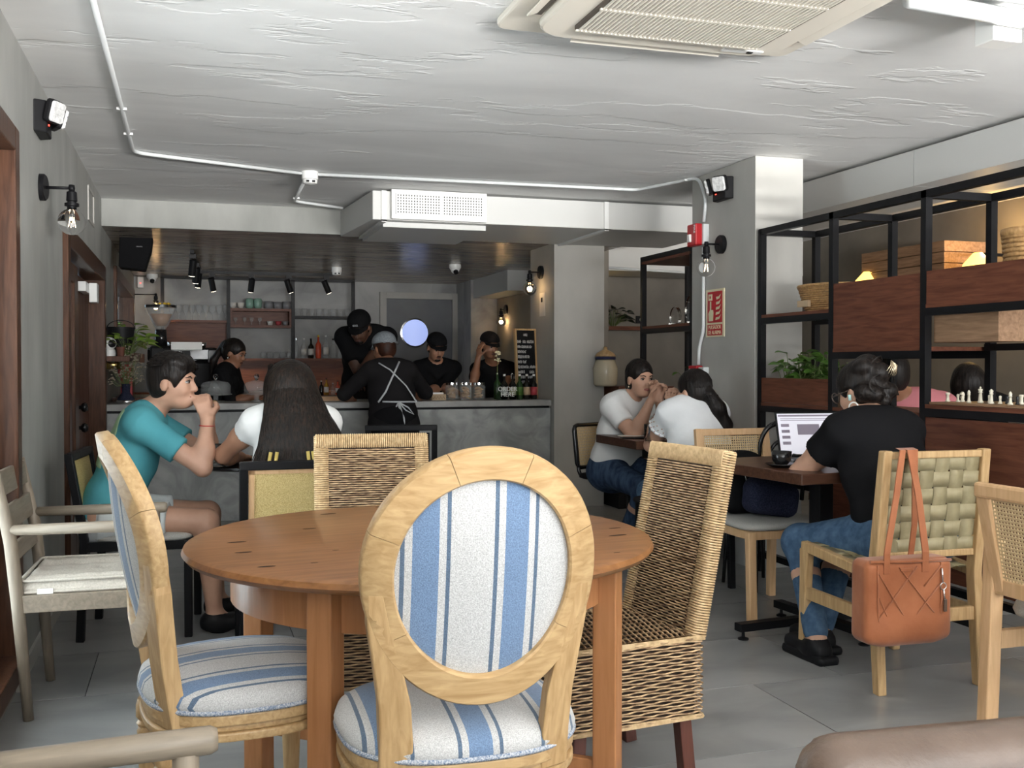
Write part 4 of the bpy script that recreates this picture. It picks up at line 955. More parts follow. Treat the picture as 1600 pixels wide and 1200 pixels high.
b2 = basket('round woven bamboo basket on the high panel above the chess set', (3.33, 3.42, 1.62), .10, .10, .125, .125, .15, 15, 18)
b2.location.z = 1.473; b2.scale = (1, 1, 1.75)
o = MB().box((0, 0, 0), (.02, .10, .035)).build('paper_tag', 'paper_tan', b1); o.location = (-.13, .04, .045)
# planter
def leaf_mesh(L=.06, W=.022, m='leaf', bend=.35):
    mb = MB(); n = 6; vs = []
    for i in range(n+1):
        t = i/n; w = W*math.sin(PI*min(1, t*1.02))**.8*(1.25-.6*t) if 0 < t < 1 else .0008
        z = -bend*L*t*t; vs += [(-w, L*t, z+.15*w), (0, L*t, z-.12*w), (w, L*t, z+.15*w)]
    return mb.add(vs, [(3*i+k, 3*i+k+1, 3*i+4+k, 3*i+3+k) for i in range(n) for k in range(2)]).mesh('leaf', m, True)
def plant(name, label, loc, n, spread, hgt, L, W, m, pot=None, seed=1, stems=True, up=.5, box=None):
    r = thing(name, label, 'plant', loc); rg = random.Random(seed); lm = leaf_mesh(L, W, m); sm = MB()
    for k in range(n):
        a = rg.uniform(0, 2*PI); q = math.sqrt(rg.random())
        bx_, by_ = (rg.uniform(-box[0], box[0]), rg.uniform(-box[1], box[1])) if box else (.15*spread*math.cos(a), .15*spread*math.sin(a))
        p = V((bx_+spread*q*math.cos(a)*(.35 if box else 1), by_+spread*q*math.sin(a)*(.35 if box else 1), hgt*rg.uniform(.35, 1)*(1.05-.5*q)))
        o = link('leaf', lm, r, p); o.rotation_euler = (rg.uniform(-.2, .9)*up, rg.uniform(-.5, .5), a-PI/2+rg.uniform(-.5, .5)); sc = rg.uniform(.7, 1.2); o.scale = (sc, sc, sc)
        sm.tube([(bx_, by_, 0), (p+V((bx_, by_, 0)))*.5+V((0, 0, .02)), p], .0022, 4, cap=False)
    if stems: sm.build('stems', 'stem', r)
    return r
plant('planter_plant', 'leafy green plant growing in the wooden planter shelf', (3.28, 4.93, 1.07), 120, .16, .23, .075, .030, 'leaf', seed=4, box=(.06, .24))
# things lit on the far right wall
for (u, v) in ((1355, 436), (1528, 408)):
    p = atX(u, v, 5.4); r = thing('wall_lamp', 'glowing yellow lamp on the far wall ' + ('above the square shelf panel' if u < 1400 else 'beside the bamboo basket'), 'lamp', p)
    MB().lathe([(.03, .06), (.10, -.02), (.11, -.06), (.10, -.06)], n=20).build('shade', 'warm_shade', r, True); MB().box((.2, 0, .05), (.38, .02, .02)).build('bracket', 'black_metal', r)
    l = bpy.data.lights.new('lamp_light', 'POINT'); l.energy = 5; l.color = (1, .6, .2); l.shadow_soft_size = .05; lo = bpy.data.objects.new('lamp_light', l); COL.objects.link(lo); lo.parent = r; lo.location = (.1, 0, .14)
p = atX(1425, 412, 5.55); wbx = thing('wooden_wall_cabinet', 'pale plank wooden cabinet high on the right wall', 'cabinet', (5.6, p.y, p.z-.1))
for k in range(3): MB().span((-.2, -.55, .085*k-.03), (.195, .45, .085*k+.05)).build('plank', 'crate_wood', wbx, bevel=.004)
# chess set
cbd = tag(MB().span((3.17, 3.2, 1.0235), (3.50, 3.86, 1.034)).build('chess_board', 'crate_wood', bevel=.002), 'wooden chess board on the divider ledge', 'chess board')
PR = {'pawn': [(.013, 0), (.013, .006), (.008, .012), (.006, .03), (.010, .033), (.006, .036), (.009, .044), (.006, .052), (0, .054)],
      'rook': [(.015, 0), (.015, .007), (.010, .014), (.009, .045), (.013, .048), (.013, .062), (.009, .062), (.009, .058), (0, .058)],
      'bishop': [(.015, 0), (.015, .007), (.009, .014), (.007, .05), (.012, .053), (.007, .057), (.010, .066), (.006, .078), (.003, .082), (0, .085)],
      'queen': [(.017, 0), (.017, .008), (.011, .016), (.008, .06), (.014, .064), (.009, .068), (.013, .085), (.009, .086), (.005, .092), (0, .095)],
      'king': [(.018, 0), (.018, .008), (.012, .016), (.009, .065), (.015, .069), (.010, .073), (.014, .09), (.006, .094), (.0025, .096), (.0025, .108), (0, .109)]}
def chess(kind, u, white, label, v=632):
    p = atZ(u, v, 1.034); m = 'chess_white' if white else 'chess_black'; r = thing('chess_'+kind, label, 'chess piece', (max(3.19, min(3.48, p.x)), max(3.22, min(3.84, p.y)), 1.0342))
    if kind == 'knight':
        MB().lathe([(.015, 0), (.015, .007), (.010, .014), (.009, .024)], n=16).build('base', m, r, auto=True)
        MB().prism([(-.010, .02), (.011, .02), (.010, .036), (.014, .05), (.006, .066), (-.002, .070), (-.016, .056), (-.018, .047), (-.013, .045), (-.004, .05), (-.011, .034)], -.007, .007, RX(PI/2)).build('horse_head', m, r, bevel=.003)
    else:
        b = MB().lathe(PR[kind], n=16).build('body', m, r, True)
        if kind == 'king': MB().box((0, 0, .102), (.014, .004, .004)).build('cross_bar', m, r)
XK = 3.25
for i, (k, u, v, wh, lb) in enumerate((('rook', 1481, 626, 1, 'white chess rook at the end of the row nearest the steel post'), ('pawn', 1497, 628, 1, 'white chess pawn beside the white knight'), ('knight', 1504, 626, 1, 'white chess knight beside the bishop'), ('bishop', 1514, 628, 1, 'white chess bishop between knight and king'), ('king', 1532, 628, 1, 'tall white chess king with cross'), ('pawn', 1546, 629, 1, 'white chess pawn before the queen'), ('queen', 1549, 626, 1, 'white chess queen standing behind a pawn'), ('pawn', 1563, 630, 1, 'white chess pawn standing alone past the queen'), ('pawn', 1574, 630, 0, 'black chess pawn beside the second white bishop'), ('bishop', 1579, 629, 1, 'white chess bishop near the black pawn'), ('pawn', 1590, 631, 0, 'black chess pawn next to the second white rook'), ('rook', 1596, 629, 1, 'white chess rook near the black pawns'))):
    p = atX(u, 600, XK+.03*(i % 3)); m_ = chess(k, u, wh, lb); ob = [o for o in bpy.data.objects if o.get('label') == lb][0]; ob.location = (p.x, max(3.21, p.y), 1.0342); ob.scale = (.72, .72, .66)

# ================================================================== THINGS ON THE BAR
def bottle(label, x, y, z, h, r, m, capm='black_plastic', labelm=None, group=None, neck=.35):
    o = thing('bottle', label, 'bottle', (x, y, z), 0, group); hb = h*(1-neck)
    MB().lathe([(r*.9, 0), (r, .01), (r, hb*.9), (r*.75, hb), (r*.35, hb+h*.09), (r*.32, h*.93)], n=16).build('glass_body', m, o, True)
    MB().lathe([(r*.36, h*.92), (r*.36, h), (0, h)], n=12).build('cap', capm, o, auto=True)
    if labelm: MB().lathe([(r*1.015, hb*.25), (r*1.015, hb*.75)], n=16).build('paper_label', labelm, o, True)
    return o
def on_ct(u, y): return atY(u, 600, y).x
beer = [(788, 'bottle_dark', 'paper', 'white_plastic', 'brown beer bottle with white neck foil behind the order sign'), (801, 'bottle_dark', 'sign_cream', 'black_plastic', 'dark beer bottle with cream label behind the order sign'), (812, 'bottle_green', 'leaf', 'white_plastic', 'dark beer bottle with green label and white cap'), (823, 'bottle_dark', 'paper_tan', 'paper', 'dark beer bottle with gold label beside the chalkboard'), (834, 'bottle_dark', 'ceramic_red', 'white_plastic', 'dark beer bottle with red and white label by the chalkboard')]
for u, m, lm, cm, lb in beer: bottle(lb, on_ct(u, 8.42), 8.42, CT, .215, .03, m, cm, lm)
bottle('tall dark green bottle used as a flower vase', on_ct(777, 8.45), 8.45, CT, .23, .032, 'bottle_green', 'bottle_green')
fl_ = thing('dried_flower', 'dried yellow flower stem standing in the green bottle', 'flower', (on_ct(777, 8.45), 8.45, CT+.23))
MB().tube([(0, 0, 0), (.004, 0, .09)], .003, 6).build('stem', 'stem', fl_); m = MB(); rg = random.Random(2)
for k in range(28): a = rg.uniform(0, 2*PI); m.lathe([(0, -.008), (.01, 0), (0, .008)], (.025*math.cos(a)*rg.random()+.004, .02*math.sin(a)*rg.random(), .09+rg.uniform(0, .09)), 6)
o = m.build('petals', 'sign_cream', fl_, True)
sgn = thing('order_here_sign', 'clear acrylic sign reading ORDER HERE on the counter', 'sign', (on_ct(793, 8.27), 8.27, CT))
MB().span((-.10, -.002, 0), (.10, .002, .13)).build('acrylic_plate', 'pane', sgn); MB().span((-.10, -.02, 0), (.10, .02, .006)).build('foot', 'pane', sgn)
text('lettering', 'ORDER', .052, 'white_mark', sgn, (0, -.0035, .075), (PI/2, 0, 0)); text('lettering', 'HERE', .052, 'white_mark', sgn, (0, -.0035, .028), (PI/2, 0, 0))
for u, lb in ((706, 'glass cookie jar with metal lid next to the paper box'), (728, 'glass cookie jar with metal lid, middle of three'), (748, 'glass cookie jar with metal lid next to the green bottle')):
    o = thing('cookie_jar', lb, 'jar', (on_ct(u, 8.45), 8.45, CT)); MB().lathe([(0, 0), (.052, 0), (.056, .008), (.056, .11), (.045, .125)], n=24).build('jar_glass', 'bottle_clear', o, True); MB().lathe([(.05, .124), (.05, .145), (0, .147)], n=24).build('lid', 'chrome', o, auto=True)
    rg = random.Random(u)
    for k in range(7): MB().lathe([(0, -.007), (.03, -.006), (.033, 0), (.03, .006), (0, .008)], (rg.uniform(-.014, .014), rg.uniform(-.014, .014), .02+.012*k), 14, RX(rg.uniform(-.5, .5)) @ RY(rg.uniform(-.5, .5))).build('cookie', 'cookie', o, True)
o = thing('paper_box', 'small tan printed box of sachets on the counter', 'box', (on_ct(684, 8.4), 8.4, CT)); MB().span((-.06, -.05, 0), (.06, .05, .05)).build('carton', 'paper_tan', o, bevel=.002); MB().tube([(-.05+.0125*q, -.0505, .010 if q % 2 == 0 else .032) for q in range(9)], .0018, 4).build('printed_marks', 'black_plastic', o); MB().span((-.045, -.02, .05), (.045, .03, .065)).build('sachets', 'white_mark', o)
o = thing('plastic_cutlery', 'bundle of white plastic spoons standing behind the beer bottles', 'cutlery', (on_ct(806, 8.6), 8.6, CT)); MB().lathe([(.035, 0), (.04, .11)], n=16).build('holder', 'black_plastic', o, True)
for k, (x, t) in enumerate(((-.015, -.1), (.0, .02), (.02, .12))): MB().lathe([(.004, 0), (.004, .12), (.014, .15), (.013, .18), (0, .195)], (x, 0, .03), 10, RY(t), .4).build('spoon', 'white_plastic', o, True)
# chalkboard
p0 = atY(848, 560, 8.55); cbk = thing('chalkboard', 'tall black chalkboard menu in a light wood frame on the counter', 'sign', (2.80, 8.52, CT)); cbk.rotation_euler = (-.06, 0, .35)
MB().span((-.105, -.008, .0), (.105, .008, .60)).build('board', 'chalkboard', cbk)
for a, b in (((-.115, -.014, 0), (-.10, .012, .61)), ((.10, -.014, 0), (.115, .012, .61)), ((-.10, -.014, .595), (.10, .012, .61)), ((-.10, -.014, 0), (.10, .012, .015))): MB().span(a, b).build('frame_bar', 'oak', cbk)
scribble('chalk_heading', cbk, -.02, .025, .545, .026, -.009, 'chalk', 1)
for k, (L, gp) in enumerate(((.18, ((-.05, -.035), (.005, .015))), (.155, ()), (.095, ()), (.125, ()), (.09, ((-.05, -.042),)), (.185, ((.025, .035),)), (.17, ((-.02, .03),)), (.175, ()), (.11, ()), (.08, ()))):
    scribble('chalk_line', cbk, -.09, -.09+L, .485-.044*k, .026, -.009, 'chalk', 10+k, gaps=gp)
o = thing('notice_paper', 'white notice paper on the column above the chalkboard', 'paper', (2.905, 8.42, 1.72)); MB().span((-.002, -.07, -.1), (.002, .07, .1)).build('sheet', 'paper', o); MB().span((-.003, -.01, .02), (-.002, .03, .06)).build('print', 'black_plastic', o)
# cake domes
for u, lb, rd in ((337, 'glass cake dome with knob handle on the counter beside the teal shirt man', .115), (401, 'glass cake dome with knob handle near the long-haired woman', .10)):
    o = thing('cake_dome', lb, 'cake dome', (on_ct(u, 8.5), 8.5, CT)); MB().lathe([(.05, 0), (.02, .012), (.02, .05), (rd+.01, .056), (rd+.015, .066), (0, .066)], n=32).build('stand', 'bottle_clear', o, True)
    MB().lathe([(rd, .067), (rd, .13), (rd*.85, .155), (.02, .172), (0, .172)], n=32).build('dome', 'bottle_clear', o, True); MB().lathe([(.008, .17), (.012, .185), (.022, .20), (.016, .218), (0, .222)], n=16).build('knob', 'glass', o, True)
o = thing('drinking_glass', 'stemmed glass on the counter beside the cake dome', 'glass', (on_ct(428, 8.35), 8.35, CT)); MB().lathe([(.03, 0), (.004, .006), (.004, .05), (.03, .07), (.034, .11)], n=18).build('goblet', 'bottle_clear', o, True)
tag(MB().lathe([(0, 0), (.03, 0), (.028, .012), (.012, .02), (0, .022)], (on_ct(334, 8.30), 8.30, CT), 16).build('pastry', 'cookie', None, True), 'small pale pastry on the counter edge', 'pastry')
o = thing('wooden_tray', 'wooden tray on the counter near the tall man', 'tray', (on_ct(505, 8.62), 8.62, CT)); MB().span((-.2, -.1, 0), (.2, .1, .012)).build('tray_base', 'beech', o); MB().span((-.2, -.1, .012), (.2, -.09, .035)).build('tray_lip', 'beech', o)
for k in range(9):
    u = 466+k*9; bottle('small %s sauce bottle in the row behind the counter' % ('dark', 'amber', 'clear', 'red')[k % 4], on_ct(u, 9.2), 9.2+.05*(k % 2), .93, .11+.02*(k % 3), .02, ('bottle_dark', 'bottle_amber', 'bottle_clear', 'liquid_red')[k % 4], ('white_plastic', 'black_plastic')[k % 2], 'paper' if k % 2 else None, 'small bottles behind the counter')
o = tag(MB().span((.62, 9.1, 0), (1.6, 9.45, .92)).build('work_bench', 'dark_wood'), 'low dark work bench behind the counter carrying sauce bottles', 'bench')
# left end of bar: espresso machine, grinder, mixer, plants
xg = on_ct(255, 9.3); tag(MB().span((XL+.01, 8.95, 0), (.25, 9.95, .93)).build('side_bench', 'dark_wood'), 'dark bench under the espresso machine at the left wall', 'bench')
em = thing('espresso_machine', 'black espresso machine with chrome trim behind the counter', 'coffee machine', (-.05, 9.62, .93))
MB().span((-.30, -.2, .06), (.28, .25, .30)).build('body', 'black_plastic', em, bevel=.02); MB().span((-.30, -.22, .30), (.28, .25, .42)).build('top_housing', 'black_gloss', em, bevel=.02); MB().span((.20, -.235, .29), (.285, -.2, .40)).build('side_trim', 'ceramic_grey', em, bevel=.005); MB().span((-.28, -.24, 0), (.26, .2, .06)).build('drip_tray', 'black_plastic', em)
for x in (-.15, .08): MB().lathe([(.03, 0), (.035, .05)], (x, -.23, .22), 16).build('group_head', 'chrome', em, True); MB().tube([(x, -.25, .22), (x, -.40, .2)], .012, 8).build('portafilter', 'black_plastic', em, True)
for k in range(5): MB().lathe([(0, 0), (.022, 0), (.034, .05)], (-.2+.09*k, .02, .42), 14).build('cup', 'chrome', em, True)
gr = thing('coffee_grinder', 'coffee grinder with clear conical bean hopper', 'coffee grinder', (on_ct(252, 9.2), 9.2, .93)); zh = atY(252, 515, 9.2).z-.93
MB().span((-.09, -.08, 0), (.09, .12, zh-.14)).build('body', 'black_plastic', gr, bevel=.02); MB().lathe([(.05, zh-.14), (.045, zh)], n=20).build('collar', 'black_gloss', gr, True)
MB().lathe([(.035, zh), (.06, zh+.03), (.12, zh+.17), (.125, zh+.19)], n=28).build('hopper', 'bottle_clear', gr, True); MB().lathe([(.04, zh+.03), (.095, zh+.13), (0, zh+.135)], n=28).build('beans', 'coffee', gr, True); MB().lathe([(.128, zh+.185), (.128, zh+.205), (0, zh+.21)], n=28).build('lid', 'black_gloss', gr, auto=True)
o = thing('yellow_flowers', 'small yellow petals lying on the hopper lid', 'flower', (on_ct(258, 9.2), 9.2, .93+zh+.21)); rg = random.Random(5)
for k in range(9): MB().lathe([(0, 0), (.018, .006), (0, .02)], (rg.uniform(-.04, .04), rg.uniform(-.03, .03), 0), 7).build('petal', 'yellow_petal', o, True)
tag(MB().box((on_ct(292, 8.75), 8.75, atY(292, 541, 8.75).z), (.24, .02, .07), RX(-.5)).build('tablet_screen', 'white_plastic', bevel=.004), 'white tablet screen tilted on the counter by the espresso machine', 'tablet')
bpy.data.objects['tablet_screen'].location = (0, 0, 0); o = bpy.data.objects['tablet_screen']; MB().span((on_ct(292, 8.78)-.03, 8.76, CT), (on_ct(292, 8.78)+.03, 8.80, atY(292, 541, 8.75).z)).build('stand', 'black_plastic', o)
# wall shelf with camera, pot, bucket, pothos
ws = tag(MB().span((XL, 8.22, 1.225), (on_ct(205, 8.4), 8.62, 1.265)).build('wall_shelf', 'dark_wood', bevel=.003), 'small dark wooden wall shelf beside the door', 'shelf')
xs_ = lambda u: on_ct(u, 8.4)
o = thing('baby_camera', 'round white indoor camera on the wall shelf', 'camera', (xs_(172), 8.36, 1.265)); MB().lathe([(.045, 0), (.048, .02), (.042, .05), (.03, .055)], n=24).build('base', 'white_plastic', o, auto=True); MB().lathe([(.051*math.sin(PI*k/10), -.051*math.cos(PI*k/10)) for k in range(11)], (0, 0, .095), 24).build('head', 'white_plastic', o, True); MB().lathe([(.03, .036), (.03, .046), (0, .052)], (0, 0, .095), 20, RX(PI/2) @ RY(.5)).build('lens_face', 'black_gloss', o, auto=True)
o = thing('flower_pot', 'small terracotta pot on the wall shelf', 'pot', (xs_(190), 8.31, 1.265)); MB().lathe([(.024, 0), (.030, .055), (.034, .055), (.034, .07), (.028, .07)], n=20).build('pot', 'terracotta', o, auto=True)
plant('pothos_plant', 'light green pothos spilling from the wall shelf', (xs_(200), 8.36, 1.28), 26, .14, .22, .105, .038, 'leaf_light', seed=8, up=.8)
o = thing('black_bucket', 'black bucket with handle standing on the wall shelf', 'bucket', (xs_(188), 8.52, 1.265)); MB().lathe([(.075, 0), (.10, .21), (.106, .21), (.106, .225), (.095, .225)], n=28).build('bucket_body', 'black_plastic', o, auto=True); MB().tube([(.1*math.cos(PI*k/12), 0, .22+.06*math.sin(PI*k/12)) for k in range(13)], .004, 6).build('handle', 'black_metal', o, True)
plant('window_plant', 'bright green plant in the window behind the bucket', (XL+.10, 9.9, 1.30), 30, .16, .45, .12, .035, 'leaf_light', seed=12)
tag(MB().span((XL, 9.4, 1.22), (XL+.2, 10.4, 1.30)).build('window_ledge', 'door_wood'), 'wooden ledge below the bar window', 'ledge')
fv = thing('flower_vase', 'dark blue vase of dried white flowers on the counter end', 'vase', (xs_(197), 8.38, CT)); MB().lathe([(.03, 0), (.06, .015), (.065, .035), (.045, .06), (.03, .085), (.032, .14), (.036, .15)], n=24).build('vase', 'navy_cloth', fv, True); MB().lathe([(.068, 0), (.07, .02), (.06, .03)], n=24).build('vase_base', 'chrome', fv, True)
m = MB(); fm = MB(); rg = random.Random(9)
for k in range(70):
    a = rg.uniform(0, 2*PI); q = rg.random()**.6*.13; e = V((q*math.cos(a), q*math.sin(a), .22+rg.uniform(0, .22)-q*.5)); m.tube([(0, 0, .13), e*.6+V((0, 0, .03)), e], .0012, 3, cap=False)
    for j in range(4): fm.lathe([(0, -.006), (.008, 0), (0, .006)], e+V((rg.uniform(-.02, .02), rg.uniform(-.02, .02), rg.uniform(-.02, .02))), 5)
m.build('stems', 'stem', fv); o = fm.build('blossoms', 'dry_flower', fv); o['kind'] = 'stuff'
mx_ = thing('stand_mixer', 'dark red stand mixer in the corner behind the vase', 'mixer', (XL+.13, 8.78, CT+.0)); MB().span((-.06, -.13, 0), (.06, .13, .03)).build('base', 'ceramic_red', mx_, bevel=.01); MB().span((-.045, .05, .03), (.045, .13, .2)).build('column', 'ceramic_red', mx_, bevel=.015); MB().prism(rr(.055, .15, .05), .2, .3).build('head', 'ceramic_red', mx_, bevel=.02)
mx_.location = (XL+.13, 8.70, CT)
tag(MB().lathe([(0, 0), (.06, 0), (.065, .05), (.06, .055), (0, .055)], (xs_(176), 8.42, 1.165), 24).build('brass_tin', 'brass', None, True), 'brass lamp tin fixed under the wall shelf', 'lamp')
# shelf wares
def ware(name, label, x, z, prof, m, grp=None, cat=None, y=YS+.10, n=14): o = MB().lathe(prof, (0, 0, 0), n).build(name, m, None, True); o.location = (x, y, z); return tag(o, label, cat or name.split('_')[-1], grp)
wg = [(.03, 0), (.004, .006), (.004, .07), (.03, .10), (.036, .14), (.030, .18)]
for k in range(9): x = xs[0]+.8+.10+k*.075; ware('wine_glass', 'stemmed wine glass in the row on the left bar shelf', x, SHZ['glass'], wg, 'bottle_clear', 'wine glasses on the left bar shelf', 'glass')
bw = [(.018, 0), (.038, .03), (.044, .07), (.038, .07)]; gp = [(.034, 0), (.046, .03), (.048, .10), (.038, .12), (0, .125)]
for u, m, pr, lb in ((364, 'ceramic_white', bw, 'white ceramic bowl at the post end of the upper bar shelf'), (376, 'ceramic_white', bw, 'white ceramic sugar bowl beside the green pots'), (390, 'ceramic_green', gp, 'mint green ceramic pot next to the white bowl'), (403, 'ceramic_green', gp, 'mint green ceramic pot next to the grey canisters'), (420, 'ceramic_grey', [(.05, 0), (.052, .09), (0, .09)], 'grey ceramic canister next to the green pots'), (434, 'ceramic_grey', [(.05, 0), (.052, .085), (0, .085)], 'grey ceramic canister, middle of three'), (448, 'ceramic_grey', [(.05, 0), (.052, .09), (0, .09)], 'grey ceramic canister by the far post')):
    ware('ceramic_pot', lb, atY(u, 480, YS+.1).x, SHZ['bowl'], pr, m, None, 'pot')
for u in (368, 382, 393, 406): ware('liqueur_glass', 'small stemmed glass inside the wooden shelf box', atY(u, 500, YS+.1).x, SHZ['cup'], [(.022, 0), (.004, .006), (.004, .04), (.022, .055), (.025, .09)], 'bottle_clear', 'small glasses in the shelf box', 'glass')
for u, m, lb in ((422, 'ceramic_white', 'white espresso cup in the wooden shelf box'), (435, 'ceramic_red', 'red espresso cup in the wooden shelf box'), (446, 'ceramic_grey', 'grey espresso cup in the wooden shelf box')): ware('espresso_cup', lb, atY(u, 500, YS+.1).x, SHZ['cup'], [(.025, 0), (.038, .05), (.034, .05)], m, None, 'cup')
for k in range(8): ware('tumbler_glass', 'clear tumbler on the right bar shelf', xs[2]+.8+.06+k*.085, SHZ['tumbler'], [(.03, 0), (.036, .09), (.033, .09)], 'bottle_clear', 'tumblers on the right bar shelf', 'glass')
for k, (m, c, lb) in enumerate((('bottle_clear', 'chrome', 'clear liquor bottle with metal cap at the shelf post'), ('bottle_clear', 'white_plastic', 'clear liquor bottle with white cap'), ('bottle_dark', 'black_plastic', 'dark liquor bottle with pale label'), ('liquid_red', 'yellow_petal', 'orange red liquor bottle with gold neck'), ('bottle_clear', 'white_plastic', 'tall clear bottle with white cork and label'), ('bottle_clear', 'black_plastic', 'clear bottle with black cap beside the tall one'), ('bottle_clear', 'black_plastic', 'clear bottle with black cap behind the tall man'))):
    bottle(lb, atY(463+k*11.5, 550, YS+.1).x, YS+.1, SHZ['bottle'], .24 if k in (0, 1, 2, 5) else .28, .034, m, c, 'paper' if k in (1, 2, 4) else None)
for k in range(5): ware('round_glass', 'small round glass on the lower bar shelf', atY(412+k*10, 550, YS+.1).x, SHZ['small'], [(.02, 0), (.034, .02), (.036, .05), (.026, .08)], 'bottle_clear', 'round glasses on the lower bar shelf', 'glass')
# right-hand room beyond the column
rs = tag(MB().span((XW+.11, 9.85, 1.56), (5.2, 10.09, 1.60)).build('wall_shelf', 'panel_wood_x'), 'long dark red shelf on the wall beyond the column', 'shelf')
p = atY(958, 490, 9.9); plant('trailing_plant', 'dark trailing houseplant on the far wall shelf', (p.x, 9.9, 1.60), 34, .14, .24, .09, .034, 'leaf_dark', seed=3)
o = thing('wall_socket', 'black socket plate with white plug on the far wall', 'socket', (atY(1001, 494, 10.1).x, 10.095, 1.68)); MB().span((-.06, -.008, -.04), (.06, 0, .04)).build('plate', 'black_plastic', o); MB().lathe([(.02, 0), (.018, .03), (0, .032)], (0, -.008, 0), 14, RX(PI/2)).build('plug', 'white_plastic', o, auto=True)
p = atY(941, 465, 9.0); o = thing('pendant_lamp', 'glowing yellow pendant lamp beyond the column', 'lamp', (p.x+.02, 9.2, p.z)); MB().lathe([(.02, .10), (.05, .04), (.055, -.04), (.05, -.075)], n=20).build('shade', 'warm_shade', o, True); MB().tube([(0, 0, .1), (0, 0, CZ-.35-p.z)], .004, 6).build('cord', 'black_plastic', o)
cb2 = tag(MB().span((3.40, 7.9, .82), (3.9, 8.3, 1.02)).build('sideboard', 'panel_wood_x'), 'dark red wooden box ledge behind the column', 'cabinet'); MB().span((3.40, 7.9, 0), (3.9, 8.3, .80)).build('cabinet_base', 'black_metal', cb2)
p = atY(948, 590, 8.05); o = thing('ceramic_jar', 'cream enamel jar with blue band and wooden lid', 'jar', (p.x, 8.08, 1.02)); MB().lathe([(.085, 0), (.10, .02), (.105, .15), (.085, .21), (.075, .225)], n=28).build('jar_body', 'cream_enamel', o, True); MB().lathe([(.088, .225), (.088, .25)], n=28).build('band', 'blue_band', o, True); MB().lathe([(.092, .25), (.07, .28), (.015, .31), (.015, .33), (0, .335)], n=28).build('lid', 'oak', o, True)
for yy, rad, lb in ((6.38, .11, 'large round glass trophy plaque on the shelf behind the pillar'), (6.66, .07, 'small glass plaque behind the large one')): 
    o = thing('glass_plaque', lb, 'ornament', (3.30, yy, 1.478)); MB().lathe([(rad, -.012), (rad, .012)], (0, 0, rad*.9), 32, RY(PI/2)).build('disc', 'glass', o, auto=True); MB().span((-.03, -.05, 0), (.03, .05, .02)).build('foot', 'glass', o)
o = plant('potted_shoot', 'two thin curling shoots in a red pot behind the women', (3.30, 6.45, 1.045), 3, .10, .30, .07, .03, 'leaf', seed=21); MB().lathe([(.03, -.06), (.042, .03), (.045, .03)], n=18).build('pot', 'terracotta', o, True); o.location.z = 1.043
conduit('electrical_conduit', 'white conduit under the beam in the far right room', [atY(950, 418, 8.85), atY(1072, 426, 8.85)], .012)
# ================================================================== PEOPLE
def ik(A, T, l1, l2, pole):
    A = V(A); T = V(T); d = T-A; L = min(d.length, (l1+l2)*.995); n = d.normalized(); a = (l1*l1-l2*l2+L*L)/(2*L); h = math.sqrt(max(0, l1*l1-a*a)); p = V(pole); p = (p-n*p.dot(n)).normalized()
    return A+n*a+p*h, A+n*L
def hand_prims(sd, Wr, d, n, side, curl=.6, s=1, k=.006):
    d = V(d).normalized(); n = V(n); n = (n-d*n.dot(d)).normalized(); w = d.cross(n)*side
    sd.ecap(Wr, Wr+d*.075*s, w, (.026*s, .016*s), (.038*s, .014*s), .015)
    for i, (q, Lf) in enumerate(((-.030, .95), (-.010, 1.05), (.010, 1.0), (.029, .8))):
        p = Wr+d*.085*s+w*q*s; a = 0; r = .0088*s
        for L in (.042, .027, .021):
            a += curl*(.75 if L > .04 else 1.0); v = d*math.cos(a)+n*math.sin(a); e = p+v*L*Lf*s; sd.cone(p, e, r, r*.9, k); p = e; r *= .9
    p = Wr+d*.025*s-w*.03*s; e = p+(d*.6-w*.6+n*.35).normalized()*.04*s; sd.cone(p, e, .012*s, .010*s, .01); sd.cone(e, e+(d*.8-w*.1+n*.55).normalized()*.032*s, .010*s, .0085*s, k)
class Person: pass
